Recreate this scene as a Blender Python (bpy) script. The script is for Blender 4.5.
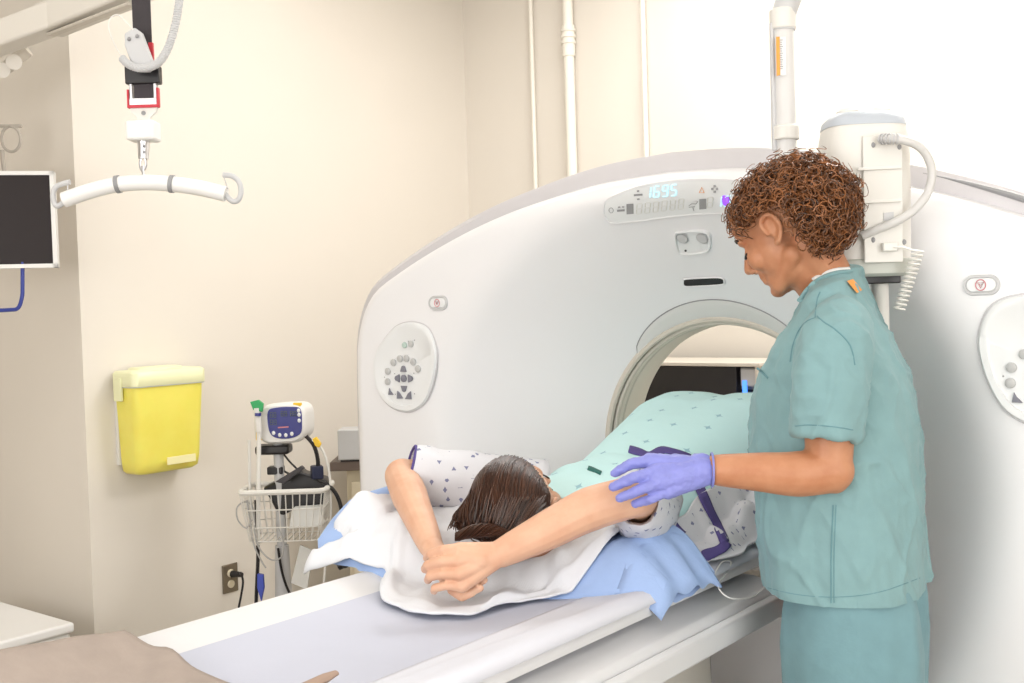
import bpy, bmesh, math, random
import numpy as np
from mathutils import Vector as V, Matrix, noise
from mathutils.bvhtree import BVHTree
R = math.radians
random.seed(7); np.random.seed(7)
for o in list(bpy.data.objects): bpy.data.objects.remove(o)
scn = bpy.context.scene
col = scn.collection

# ------------------------------------------------------------------ camera
FPX = 1100.0; YAW = R(38.3); PITCH = R(1.9); ROLL = R(1.75); CAMZ = 1.45
fh = V((-math.sin(YAW), math.cos(YAW), 0)); rh = V((math.cos(YAW), math.sin(YAW), 0)); Z = V((0, 0, 1))
fwd = (fh*math.cos(PITCH) - Z*math.sin(PITCH)).normalized()
up0 = (Z*math.cos(PITCH) + fh*math.sin(PITCH)).normalized()
rgt = rh*math.cos(ROLL) - up0*math.sin(ROLL)
upv = up0*math.cos(ROLL) + rh*math.sin(ROLL)
CAM = V((0, 0, CAMZ))
cd = bpy.data.cameras.new('camera'); cam = bpy.data.objects.new('camera', cd); col.objects.link(cam)
cd.sensor_width = 36; cd.lens = 36*FPX/1024; cd.clip_start = .02; cd.clip_end = 60
m = Matrix((rgt, upv, -fwd)).transposed().to_4x4(); m.translation = CAM
cam.matrix_world = m
scn.camera = cam
def ray(px, py): return fwd + rgt*((px-512)/FPX) + upv*((341.5-py)/FPX)
def P(px, py, d): return CAM + ray(px, py)*d                # point at camera depth d
def PX(px, py, x): q = ray(px, py); return CAM + q*(x/q.x)  # on plane X = x
def PY(px, py, y): q = ray(px, py); return CAM + q*(y/q.y)  # on plane Y = y
def PZ(px, py, z): q = ray(px, py); return CAM + q*((z-CAMZ)/q.z)

# ------------------------------------------------------------------ world, lights, exposure
w = bpy.data.worlds.new('world'); scn.world = w; w.use_nodes = True
w.node_tree.nodes['Background'].inputs[0].default_value = (1, 1, 1, 1)
w.node_tree.nodes['Background'].inputs[1].default_value = .5
vs = scn.view_settings; vs.view_transform = 'Standard'; vs.look = 'None'; vs.gamma = 1; vs.exposure = -0.96
vs.use_curve_mapping = False
CEIL = 3.3
LAMPS = [(-2.7, 0.9, 10), (-2.7, 2.9, 18), (-0.6, 3.75, 105), (-2.1, 3.75, 30), (-1.0, -0.1, 4), (1.0, 1.3, 13), (-1.3, 1.5, 3), (0.9, -1.1, 16)]
def area(name, loc, sx, sy, power, color=(1, .985, .955)):
    l = bpy.data.lights.new(name, 'AREA'); l.shape = 'RECTANGLE'; l.size = sx; l.size_y = sy; l.energy = power; l.color = color
    o = bpy.data.objects.new(name, l); col.objects.link(o); o.location = loc
    return o
wl = area('added_fill_light', (-1.0, -2.12, 1.75), 3.0, 1.7, 125, (1, .985, .965)); wl.rotation_euler = (R(90), 0, 0)  # added fill light behind the camera, brightens the gantry front
wl = area('added_fill_light', (2.08, 0.2, 1.75), 2.6, 1.7, 80, (1, .985, .965)); wl.rotation_euler = (0, R(90), 0); wl.data.size, wl.data.size_y = 1.7, 2.6  # second added fill light, from camera right onto the left wall
for i, (x, y, p) in enumerate(LAMPS): area('ceiling_lamp_light', (x, y, CEIL-.06), 1.15, .55, p)

# ------------------------------------------------------------------ materials
MATS = {}
def mat(name, c, rough=.5, metal=0., var=0., vscale=8., bump=0., bscale=60., emit=None, es=0., spec=.5, sub=0., coat=0., alpha=1., trans=0., c2=None, sheen=0.):
    if name in MATS: return MATS[name]
    m = bpy.data.materials.new(name); m.use_nodes = True; nt = m.node_tree; b = nt.nodes['Principled BSDF']
    c = tuple(c[:3])+(1,)
    b.inputs['Base Color'].default_value = c; b.inputs['Roughness'].default_value = rough; b.inputs['Metallic'].default_value = metal
    b.inputs['Specular IOR Level'].default_value = spec
    b.inputs['Coat Weight'].default_value = coat; b.inputs['Sheen Weight'].default_value = sheen
    b.inputs['Alpha'].default_value = alpha; b.inputs['Transmission Weight'].default_value = trans
    if sub: b.inputs['Subsurface Weight'].default_value = sub; b.inputs['Subsurface Radius'].default_value = (1, .4, .25); b.inputs['Subsurface Scale'].default_value = .006
    tc = nt.nodes.new('ShaderNodeTexCoord')
    if var or c2:
        n = nt.nodes.new('ShaderNodeTexNoise'); n.inputs['Scale'].default_value = vscale; n.inputs['Detail'].default_value = 4
        nt.links.new(tc.outputs['Object'], n.inputs['Vector'])
        r = nt.nodes.new('ShaderNodeValToRGB'); r.color_ramp.elements[0].position = .3; r.color_ramp.elements[1].position = .7
        lo = c2 if c2 else tuple(x*(1-var) for x in c[:3])
        r.color_ramp.elements[0].color = tuple(lo[:3])+(1,); r.color_ramp.elements[1].color = c
        nt.links.new(n.outputs[0], r.inputs[0]); nt.links.new(r.outputs[0], b.inputs['Base Color'])
    if bump:
        n2 = nt.nodes.new('ShaderNodeTexNoise'); n2.inputs['Scale'].default_value = bscale; n2.inputs['Detail'].default_value = 5
        nt.links.new(tc.outputs['Object'], n2.inputs['Vector'])
        bp = nt.nodes.new('ShaderNodeBump'); bp.inputs['Strength'].default_value = bump; bp.inputs['Distance'].default_value = .004
        nt.links.new(n2.outputs[0], bp.inputs['Height']); nt.links.new(bp.outputs[0], b.inputs['Normal'])
    if emit: b.inputs['Emission Color'].default_value = tuple(emit)+(1,); b.inputs['Emission Strength'].default_value = es
    MATS[name] = m; return m
def pattern(name, base, mark, scale, size, proj=True, bump=.25, expo=.5):
    m = mat(name, base, .85, bump=bump, bscale=40); nt = m.node_tree; b = nt.nodes['Principled BSDF']
    tc = [n for n in nt.nodes if n.type == 'TEX_COORD'][0]
    v = nt.nodes.new('ShaderNodeTexVoronoi'); v.voronoi_dimensions = '2D' if proj else '3D'; v.distance = 'MINKOWSKI'; v.inputs['Exponent'].default_value = expo
    v.inputs['Scale'].default_value = scale; v.inputs['Randomness'].default_value = .55
    nt.links.new(tc.outputs['Object'], v.inputs['Vector'])
    lt = nt.nodes.new('ShaderNodeMath'); lt.operation = 'LESS_THAN'; lt.inputs[1].default_value = size
    nt.links.new(v.outputs['Distance'], lt.inputs[0])
    mx = nt.nodes.new('ShaderNodeMix'); mx.data_type = 'RGBA'
    mx.inputs['A'].default_value = tuple(base)+(1,); mx.inputs['B'].default_value = tuple(mark)+(1,)
    nt.links.new(lt.outputs[0], mx.inputs['Factor']); nt.links.new(mx.outputs['Result'], b.inputs['Base Color'])
    return m
M_wall = mat('cream_paint', (.765, .712, .642), .6, var=.02, vscale=2, bump=.06, bscale=160)
M_floor = mat('vinyl_floor', (.55, .50, .43), .35, var=.15, vscale=30)
M_ceil = mat('ceiling_white', (.85, .83, .78), .8, bump=.1, bscale=90)
M_white = mat('gantry_plastic', (.815, .81, .83), .32, var=.015, vscale=3, coat=.1)
M_trim = mat('pale_grey_trim', (.60, .58, .60), .4, var=.03)
M_lip = mat('warm_grey_plastic', (.62, .57, .50), .45, var=.04)
M_bore = mat('bore_liner', (.78, .73, .65), .45, var=.02)
M_panel = mat('panel_white', (.78, .79, .80), .35)
M_dk = mat('near_black', (.012, .010, .012), .35, var=.2)
M_screen = mat('dark_screen', (.022, .015, .015), .4, var=.1, vscale=3, spec=.2)
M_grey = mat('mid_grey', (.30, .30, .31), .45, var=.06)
M_lgrey = mat('light_grey', (.56, .56, .57), .45, var=.04)
M_bluegrey = mat('blue_grey_plastic', (.50, .54, .60), .4, var=.04)
M_metal = mat('brushed_metal', (.62, .62, .64), .3, 1., var=.1, vscale=40)
M_offw = mat('off_white_plastic', (.76, .74, .70), .4, var=.03)
M_red = mat('red_plastic', (.55, .02, .04), .4)
M_pink = mat('red_print', (.62, .22, .25), .5)
M_orange = mat('orange_label', (.90, .36, .07), .6)
M_yellow = mat('yellow_translucent_plastic', (.88, .80, .16), .35, var=.08, vscale=9, c2=(.84, .74, .12), sub=.3)
M_ylid = mat('pale_yellow_lid', (.86, .86, .55), .3, var=.05)
M_skin_n = mat('tan_skin', (.53, .25, .135), .5, var=.10, vscale=28, bump=.06, bscale=220, sub=.08, c2=(.45, .185, .09))
M_skin_p = mat('fair_skin', (.70, .43, .295), .5, var=.08, vscale=22, bump=.05, bscale=220, sub=.08, c2=(.63, .345, .225))
M_scrub = mat('teal_scrub_cotton', (.215, .365, .385), .9, var=.08, vscale=22, bump=.7, bscale=26, sheen=.1)
M_scrub2 = mat('teal_trouser_cotton', (.175, .32, .36), .9, var=.08, vscale=22, bump=.7, bscale=26, sheen=.1)
M_seam = mat('scrub_stitching', (.13, .27, .30), .9)
M_undershirt = mat('white_undershirt', (.8, .8, .8), .9)
M_glove = mat('violet_nitrile', (.24, .26, .66), .42, var=.12, vscale=30, bump=.5, bscale=50)
M_purple = mat('purple_trim_cloth', (.09, .065, .24), .85, bump=.3)
M_blue = mat('blue_paper_cloth', (.34, .47, .76), .85, var=.06, vscale=14, bump=.6, bscale=28)
M_towel = mat('white_cotton', (.74, .755, .80), .9, var=.02, vscale=12, bump=.6, bscale=30)
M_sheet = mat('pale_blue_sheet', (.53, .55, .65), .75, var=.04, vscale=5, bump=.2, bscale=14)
M_couch = mat('couch_plastic', (.70, .70, .72), .38, var=.02)
M_couch2 = mat('couch_base_plastic', (.62, .58, .52), .45, var=.03)
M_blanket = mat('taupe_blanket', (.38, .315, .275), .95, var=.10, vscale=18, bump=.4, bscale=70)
M_strap = mat('brown_strap', (.36, .25, .19), .7, bump=.2)
M_mint = pattern('mint_gown_print', (.60, .87, .885), (.33, .58, .66), 11, .17)
M_mint2 = mat('mint_cloth', (.34, .72, .68), .85, bump=.3)
M_green = mat('dark_green_trim', (.02, .14, .12), .8)
M_robe = pattern('white_gown_print', (.66, .66, .70), (.20, .21, .34), 46, .40, proj=False, expo=.8)
M_robe2 = M_robe
M_hairn = mat('auburn_curl', (.12, .045, .018), .42, spec=.5)
M_hairbase = mat('dark_brown_scalp_hair', (.045, .018, .009), .7, var=.4, vscale=60, bump=.8, bscale=80)
M_hairp = mat('dark_brown_hair', (.045, .017, .009), .36, spec=.45)
M_vblue = mat('navy_front_panel', (.035, .04, .22), .3)
M_seg = mat('unlit_segment', (.10, .13, .12), .4)
M_cyan = mat('cyan_led', (.55, .9, 1), .4, emit=(.45, .82, 1.0), es=1.1)
M_ghost = mat('unlit_digit', (.70, .69, .64), .5)
M_bled = mat('blue_led', (.1, .3, 1), .4, emit=(.08, .30, 1.0), es=2.2)
M_violet = mat('violet_led', (.3, .1, .9), .4, emit=(.22, .03, .85), es=1.2)
M_yel2 = mat('yellow_plug', (.85, .55, .03), .5)
M_grn = mat('green_cap', (.02, .35, .10), .5)
M_bcab = mat('blue_cable', (.03, .05, .28), .45)
M_clear = mat('clear_plastic_bag', (.85, .86, .85), .2, alpha=.55)
M_counter = mat('brown_laminate', (.15, .11, .09), .5, var=.15)
M_cab = mat('cabinet_cream', (.74, .66, .50), .55, var=.03)
M_diff = mat('lamp_diffuser', (.9, .9, .88), .6, emit=(1, .97, .92), es=2.0)
M_outlet = mat('steel_plate', (.24, .20, .15), .35, .7)
M_ivory = mat('ivory_socket', (.72, .64, .48), .5)
M_shoe = mat('white_shoe', (.75, .75, .75), .5)
# hair: colour varies strand by strand
def strand(m, a, b_):
    nt = m.node_tree; b = nt.nodes['Principled BSDF']; g = nt.nodes.new('ShaderNodeNewGeometry')
    r = nt.nodes.new('ShaderNodeValToRGB'); r.color_ramp.elements[0].color = a+(1,); r.color_ramp.elements[1].color = b_+(1,)
    nt.links.new(g.outputs['Random Per Island'], r.inputs[0]); nt.links.new(r.outputs[0], b.inputs['Base Color'])
strand(M_hairn, (.03, .010, .004), (.33, .125, .042)); strand(M_hairp, (.018, .007, .004), (.075, .030, .016))

# ------------------------------------------------------------------ mesh helpers
def empty(name, loc, label=None, cat=None, group=None):
    o = bpy.data.objects.new(name, None); col.objects.link(o); o.location = loc; o.empty_display_size = .1
    if label: o['label'] = label
    if cat: o['category'] = cat
    if group: o['group'] = group
    return o
def origin_of(o):
    p = V((0, 0, 0))
    while o is not None: p = p + o.location; o = o.parent
    return p
def tag(o, label, cat, group=None):
    o['label'] = label; o['category'] = cat
    if group: o['group'] = group
    return o
def frame(x, y, z, o):
    m = Matrix((V(x), V(y), V(z))).transposed().to_4x4(); m.translation = V(o); return m
def catmull(pts, n=8, closed=False):
    pts = [V(p) for p in pts]; out = []; k = len(pts)
    rng = range(k if closed else k-1)
    for i in rng:
        if closed: a, b, c, d = pts[i-1], pts[i], pts[(i+1) % k], pts[(i+2) % k]
        else: a, b, c, d = pts[max(i-1, 0)], pts[i], pts[i+1], pts[min(i+2, k-1)]
        for j in range(n):
            t = j/n
            out.append(.5*((2*b)+(c-a)*t+(2*a-5*b+4*c-d)*t*t+(3*b-a-3*c+d)*t**3))
    if not closed: out.append(pts[-1])
    return out
class MB:
    def __init__(s): s.v = []; s.f = []
    def add(s, vs, fs):
        k = len(s.v); s.v += [V(a) for a in vs]; s.f += [tuple(i+k for i in f) for f in fs]; return s
    def box(s, c, size, rz=0., mx=None):
        x, y, z = [a/2 for a in size]
        vs = [V((sx*x, sy*y, sz*z)) for sz in (-1, 1) for sy in (-1, 1) for sx in (-1, 1)]
        if mx is not None: vs = [mx @ v for v in vs]
        else:
            rm = Matrix.Rotation(rz, 3, 'Z'); vs = [rm @ v + V(c) for v in vs]
        return s.add(vs, [(0, 2, 3, 1), (4, 5, 7, 6), (0, 1, 5, 4), (2, 6, 7, 3), (0, 4, 6, 2), (1, 3, 7, 5)])
    def rings(s, rings, cap=True, closed=False):
        n = len(rings[0]); fs = []; k = len(rings)
        for i in range(k if closed else k-1):
            for j in range(n):
                a = i*n+j; b = i*n+(j+1) % n; i2 = (i+1) % k
                fs.append((a, b, i2*n+(j+1) % n, i2*n+j))
        if cap and not closed: fs += [tuple(range(n))[::-1], tuple((k-1)*n+j for j in range(n))]
        return s.add([p for r in rings for p in r], fs)
    def tube(s, pts, r, n=8, cap=True, closed=False, flat=1., up=None):
        pts = [V(p) for p in pts]; k = len(pts)
        rr = r if isinstance(r, (list, tuple)) else [r]*k
        t0 = (pts[1]-pts[0]).normalized()
        nrm = V(up) if up is not None else (V((0, 0, 1)) if abs(t0.z) < .9 else V((1, 0, 0)))
        rs = []
        for i in range(k):
            if closed: t = pts[(i+1) % k]-pts[i-1]
            else: t = pts[min(i+1, k-1)]-pts[max(i-1, 0)]
            if t.length < 1e-9: t = t0
            t = t.normalized()
            if up is not None: nrm = V(up)
            nrm = (nrm - t*nrm.dot(t))
            if nrm.length < 1e-6: nrm = t.orthogonal()
            nrm.normalize(); bn = t.cross(nrm)
            rs.append([pts[i] + nrm*(rr[i]*flat*math.cos(a)) + bn*(rr[i]*math.sin(a)) for a in [2*math.pi*j/n for j in range(n)]])
        return s.rings(rs, cap, closed)
    def cyl(s, a, b, r, r2=None, n=20): return s.tube([a, b], [r, r if r2 is None else r2], n)
    def ell(s, c, rad, mx=None, nu=20, nv=12):
        c = V(c); rs = []
        for i in range(nv+1):
            ph = math.pi*(i/nv)*.998+.003
            ring = []
            for j in range(nu):
                a = 2*math.pi*j/nu
                p = V((rad[0]*math.sin(ph)*math.cos(a), rad[1]*math.sin(ph)*math.sin(a), rad[2]*math.cos(ph)))
                ring.append((mx @ p if mx is not None else p)+c)
            rs.append(ring)
        return s.rings(rs)
    def cap(s, a, b, ra, rb, n=14):    # rounded tapered capsule
        a, b = V(a), V(b); t = (b-a); L = t.length; t = t/L
        x = t.orthogonal().normalized(); y = t.cross(x); rs = []
        prof = [(-ra*math.cos(q), ra*math.sin(q)) for q in (.12, .5, .9, 1.25)] + [(0, ra), (L, rb)] + [(L+rb*math.cos(q), rb*math.sin(q)) for q in (1.25, .9, .5, .12)]
        for h, r in prof: rs.append([a+t*h+(x*math.cos(2*math.pi*j/n)+y*math.sin(2*math.pi*j/n))*r for j in range(n)])
        return s.rings(rs)
    def chain(s, pts, rad, n=14):
        for i in range(len(pts)-1): s.cap(pts[i], pts[i+1], rad[i], rad[i+1], n)
        return s
    def lathe(s, prof, c, ax=Z, n=32, cap=True):
        ax = V(ax).normalized(); x = ax.orthogonal().normalized(); y = ax.cross(x); c = V(c)
        return s.rings([[c+ax*h+(x*math.cos(2*math.pi*j/n)+y*math.sin(2*math.pi*j/n))*r for j in range(n)] for r, h in prof], cap)
    def grid(s, pts):
        nr, nc = len(pts), len(pts[0])
        return s.add([p for r in pts for p in r], [(i*nc+j, i*nc+j+1, (i+1)*nc+j+1, (i+1)*nc+j) for i in range(nr-1) for j in range(nc-1)])
    def prism(s, poly, d):    # poly: list of points, d: extrusion vector
        d = V(d); poly = [V(p) for p in poly]; return s.rings([poly, [p+d for p in poly]])
    def mesh(s, name):
        me = bpy.data.meshes.new(name); me.from_pydata([tuple(a) for a in s.v], [], s.f); me.update()
        bm = bmesh.new(); bm.from_mesh(me); bmesh.ops.recalc_face_normals(bm, faces=bm.faces); bm.to_mesh(me); bm.free()
        return me
    def build(s, name, m, parent=None, smooth=True, bevel=0., at=None, solid=0., sub=0, kind=None, ang=40):
        return finish(s.mesh(name), name, m, parent, smooth, bevel, at, solid, sub, kind, ang)
def finish(me, name, m, parent=None, smooth=True, bevel=0., at=None, solid=0., sub=0, kind=None, ang=40):
    if parent is not None: off = origin_of(parent)
    elif at is not None: off = V(at)
    else:
        n = len(me.vertices); a = np.empty(n*3, dtype=np.float32); me.vertices.foreach_get('co', a); a = a.reshape(-1, 3)
        lo, hi = a.min(0), a.max(0); off = V(((lo[0]+hi[0])/2, (lo[1]+hi[1])/2, lo[2]))
    me.transform(Matrix.Translation(-off))
    o = bpy.data.objects.new(name, me); col.objects.link(o)
    if parent is not None: o.parent = parent
    else: o.location = off
    me.materials.append(m)
    if smooth:
        me.shade_smooth()
        try: me.set_sharp_from_angle(angle=R(ang))
        except Exception: pass
    if solid: md = o.modifiers.new('t', 'SOLIDIFY'); md.thickness = solid; md.offset = 0
    if bevel:
        md = o.modifiers.new('b', 'BEVEL'); md.width = bevel; md.segments = 3; md.limit_method = 'ANGLE'; md.angle_limit = R(40)
    if sub: md = o.modifiers.new('s', 'SUBSURF'); md.levels = sub; md.render_levels = sub
    if kind: o['kind'] = kind
    return o
def remesh(mb, voxel, smooth=4, fac=.5):
    me = mb.mesh('tmp'); o = bpy.data.objects.new('tmp', me); col.objects.link(o)
    md = o.modifiers.new('r', 'REMESH'); md.mode = 'VOXEL'; md.voxel_size = voxel
    if smooth: sm = o.modifiers.new('s', 'SMOOTH'); sm.iterations = smooth; sm.factor = fac
    dg = bpy.context.evaluated_depsgraph_get()
    out = bpy.data.meshes.new_from_object(o.evaluated_get(dg)); bpy.data.objects.remove(o)
    return out
def displace(me, fn):
    n = len(me.vertices); co = np.empty(n*3, dtype=np.float32); no = np.empty(n*3, dtype=np.float32)
    me.vertices.foreach_get('co', co); me.vertices.foreach_get('normal', no)
    co = co.reshape(-1, 3); no = no.reshape(-1, 3)
    d = np.array([fn(V(c), V(q)) for c, q in zip(co.tolist(), no.tolist())], dtype=np.float32)
    co += no*d[:, None]; me.vertices.foreach_set('co', co.ravel()); me.update()
def nz(x, y, z): return noise.noise(V((x, y, z)))
def struct(o): o['kind'] = 'structure'; return o
def lerp(a, b, t): return a+(b-a)*t
def interp(x, xs, ys): return float(np.interp(x, xs, ys))
def sstep(t): t = max(0., min(1., t)); return t*t*(3-2*t)

# ------------------------------------------------------------------ room shell
XL, YB, YJ = -3.86, 4.55, 2.26      # left wall plane, back wall plane, jog in the left wall
struct(MB().box((-1.2, 1.2, -.05), (7.2, 7.4, .1)).build('floor', M_floor, smooth=False))
struct(MB().box((-1.2, 1.2, CEIL+.05), (7.2, 7.4, .1)).build('ceiling', M_ceil, smooth=False))
struct(MB().box((XL-.47, (YJ+YB)/2+.05, CEIL/2), (.94, YB-YJ+.1, CEIL)).build('wall_left', M_wall, smooth=False))
struct(MB().box((-4.75, .0, CEIL/2), (.1, 4.6, CEIL)).build('wall_far_left', M_wall, smooth=False))
struct(MB().box((-.7, YB+.05, CEIL/2), (6.4, .1, CEIL)).build('wall_back', M_wall, smooth=False))
struct(MB().box((2.25, 1.2, CEIL/2), (.1, 6.8, CEIL)).build('wall_right', M_wall, smooth=False))
struct(MB().box((-1.2, -2.25, CEIL/2), (7.0, .1, CEIL)).build('wall_rear', M_wall, smooth=False))
fill_pane = struct(MB().box((-1.0, -2.19, 1.75), (3.1, .012, 1.8)).build('fill_panel_1', mat('glowing_fill_pane', (.8, .85, .9), .1, emit=(.95, .98, 1), es=1.5), smooth=False))  # unseen glowing panel framed like a window, added around the rear fill light
wf = MB()
for cx, cz, sx, sz in ((0, .93, 3.24, .07), (0, -.93, 3.24, .07), (1.585, 0, .07, 1.8), (-1.585, 0, .07, 1.8), (.52, 0, .04, 1.8), (-.52, 0, .04, 1.8)): wf.box((-1.0+cx, -2.18, 1.75+cz), (sx, .05, sz))
wf.build('fill_panel_frame', mat('painted_frame', (.75, .73, .68), .4), fill_pane, smooth=False)
fill_pane = struct(MB().box((2.19, 0.2, 1.75), (.012, 2.7, 1.8)).build('fill_panel_2', MATS['glowing_fill_pane'], smooth=False))  # unseen glowing panel, added on the right wall for side fill
wf = MB()
for cy, cz, sy, sz in ((0, .93, 2.84, .07), (0, -.93, 2.84, .07), (1.385, 0, .07, 1.8), (-1.385, 0, .07, 1.8), (0, 0, .04, 1.8)): wf.box((2.18, .2+cy, 1.75+cz), (.05, sy, sz))
wf.build('fill_panel_frame', MATS['painted_frame'], fill_pane, smooth=False)
M_base = mat('rubber_baseboard', (.30, .26, .22), .6)
struct(MB().box((XL+.006, (YJ+YB)/2, .05), (.012, YB-YJ, .10)).build('baseboard_left', M_base, smooth=False))
struct(MB().box((-.8, YB-.006, .05), (6.0, .012, .10)).build('baseboard_back', M_base, smooth=False))
where = ['by the lift', 'over the vital signs stand', 'behind the scanner at right', 'behind the scanner at left', 'in front of the couch end', 'at the right of the couch', 'over the head of the couch', 'in the near right corner']
for (x, y, p), wh in zip(LAMPS, where):
    t = empty('ceiling_light', (x, y, CEIL), 'flat rectangular ceiling light panel '+wh, 'ceiling light', 'ceiling light panels')
    fr = MB()
    for sx, sy, cx, cy in ((1.26, .04, 0, .31), (1.26, .04, 0, -.31), (.04, .58, .61, 0), (.04, .58, -.61, 0)): fr.box((x+cx, y+cy, CEIL-.018), (sx, sy, .036))
    fr.build('frame', M_offw, t, smooth=False)
    MB().box((x, y, CEIL-.01), (1.18, .58, .016)).build('diffuser', M_diff, t, smooth=False)

# pipes on the back wall
def wall_pipe(px, r, label, joint=None):
    p = PY(px, 60, YB-r-.012)
    t = empty('wall_pipe', (p.x, p.y, 0), label, 'pipe', 'white pipes on the back wall')
    MB().cyl((p.x, p.y, .0), (p.x, p.y, CEIL), r, n=16).build('pipe', M_pipe, t)
    if joint:
        q = PY(px, joint, YB-r-.012)
        c = MB().cyl((p.x, p.y, q.z-.05), (p.x, p.y, q.z+.10), r*1.22, n=16)
        for k in range(3): c.cyl((p.x, p.y, q.z+.01+k*.03), (p.x, p.y, q.z+.022+k*.03), r*1.42, n=16)
        c.build('coupling', M_pipe, t)
M_pipe = mat('painted_pipe', (.84, .80, .72), .45)
wall_pipe(532, .011, 'thin white pipe running down the back wall nearest the room corner')
wall_pipe(569, .026, 'thick white pipe with a ribbed coupling on the back wall', 46)
wall_pipe(644, .012, 'thin white pipe on the back wall just left of the scanner display')

# ------------------------------------------------------------------ CT gantry
GX, GY, BZ = -1.415, 2.40, 1.03
half = [(0, .04), (.55, .04), (.98, .045), (1.09, .09), (1.13, .2), (1.135, .5), (1.135, .9), (1.133, 1.25), (1.115, 1.39), (1.055, 1.495), (.94, 1.560), (.76, 1.634), (.58, 1.692), (.4, 1.733), (.2, 1.766), (0, 1.777)]
hp = catmull([V((a, b, 0)) for a, b in half], 10)
outl = [(p.x, p.y) for p in hp] + [(-p.x, p.y) for p in hp[::-1][1:-1]]
def r_out(th):
    c, s = math.cos(th), math.sin(th); best = 9
    for i in range(len(outl)):
        x1, y1 = outl[i]; x2, y2 = outl[(i+1) % len(outl)]; y1 -= BZ; y2 -= BZ
        den = (x2-x1)*s-(y2-y1)*c
        if abs(den) < 1e-12: continue
        t = (y1*c - x1*s)/den
        if -1e-6 <= t <= 1+1e-6:
            r = (x1+(x2-x1)*t)*c+(y1+(y2-y1)*t)*s
            if 0 < r < best: best = r
    return best
def r_rec(th):
    c, s = math.cos(th), math.sin(th)
    b = .70 if s > 0 else .78
    return 1/math.sqrt((c/.79)**2+(s/b)**2)
R0 = .362; DEP = .30
def rec_y(r, th):
    k = (r-R0)/(r_rec(th)-R0)
    e = .13
    if k >= 1+e: return 0.
    if k > 1-e: q = (1+e-k)/(2*e); return DEP*q*q*e      # smooth roll-over
    return DEP*(1-k)
def gsurf(dx, z):
    th = math.atan2(z-BZ, dx); return GY+rec_y(math.hypot(dx, z-BZ), th)
def gpix(px, py):                        # where a pixel meets the front cover
    y = GY+.1
    for _ in range(30): p = PY(px, py, y); y = .5*y+.5*gsurf(p.x-GX, p.z)
    return p
def gnorm(p):
    e = .004; dx, z = p.x-GX, p.z
    return V(((gsurf(dx+e, z)-gsurf(dx-e, z))/(2*e), -1, (gsurf(dx, z+e)-gsurf(dx, z-e))/(2*e))).normalized()
gan = empty('ct_scanner_gantry', (GX, GY+.5, 0), 'large white scanner gantry with round bore and arched top', 'scanner')
NT = 240; rows = []
ths = [2*math.pi*i/NT for i in range(NT)]
ro = [r_out(t) for t in ths]
EDGE = .055
fr = []
for j in range(0, 41):
    ring = []
    for th, r1 in zip(ths, ro):
        if j <= 30: r = lerp(R0, r1-EDGE, j/30); y = rec_y(r, th)
        else:
            a = (j-30)/10*math.pi/2; r = r1-EDGE+EDGE*math.sin(a); y = rec_y(r1-EDGE, th)+EDGE*(1-math.cos(a))
        ring.append(V((GX+r*math.cos(th), GY+y, BZ+r*math.sin(th))))
    fr.append(ring)
fr.append([V((p.x, GY+.13, p.z)) for p in fr[-1]])
MB().rings(fr, cap=False).build('front_cover', M_white, gan, ang=60)
def outline_ring(y, grow): return [V((GX+(r+grow)*math.cos(t), y, BZ+(r+grow)*math.sin(t))) for t, r in zip(ths, ro)]
# grey shoulder trim behind the front cover, then the rear cover
rs = [outline_ring(GY+.06, -.03), outline_ring(GY+.062, .034), outline_ring(GY+.075, .050), outline_ring(GY+.12, .054), outline_ring(GY+.135, .044), outline_ring(GY+.136, -.03)]
MB().rings(rs, cap=False).build('shoulder_trim', M_trim, gan)
rs = [outline_ring(GY+.13, -.03), outline_ring(GY+.131, .040), outline_ring(GY+.17, .044), outline_ring(GY+.80, .02), outline_ring(GY+.88, -.03), outline_ring(GY+.90, -.08)]
rs += [[V((GX+r*math.cos(t), GY+y, BZ+r*math.sin(t))) for t in ths] for r, y in ((.66, .9), (.62, .86))]
MB().rings(rs, cap=False).build('rear_cover', M_white, gan, ang=60)
MB().lathe([(.352, .315), (.350, .36), (.350, .43), (.362, .47), (.42, .56), (.52, .70), (.62, .86)], (GX, GY, BZ), V((0, 1, 0)), 96, cap=False).build('bore_liner', M_bore, gan)
for r, y, k in ((.366, .298, .010), (.357, .318, .009), (.355, .345, .007)):
    MB().tube([V((GX+r*math.cos(t), GY+y, BZ+r*math.sin(t))) for t in ths], k, 8, closed=True).build('bore_ring', M_lip, gan)
# crescent plate over the bore
g = []
for i in range(41):
    th = R(lerp(40, 133, i/40)); e = math.sin(math.pi*i/40)**.55; row = []
    for j in range(7):
        r = lerp(.366, .372+.046*e, j/6); row.append(V((GX+r*math.cos(th), GY+rec_y(r, th)-.004*(1 if 0 < j < 6 else .2), BZ+r*math.sin(th))))
    g.append(row)
MB().grid(g).build('bore_crescent_plate', mat('crescent_plastic', (.70, .69, .68), .4), gan)
ol = [g[i][-1] for i in range(41)]
MB().tube([p+V((0, -.001, 0)) for p in ol], .0016, 6).build('crescent_seam', M_grey, gan)

def on_g(px, py, off=.004): p = gpix(px, py); return p+gnorm(p)*off
def g_poly(pts, off=.004): return [on_g(x, y, off) for x, y in pts]
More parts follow.
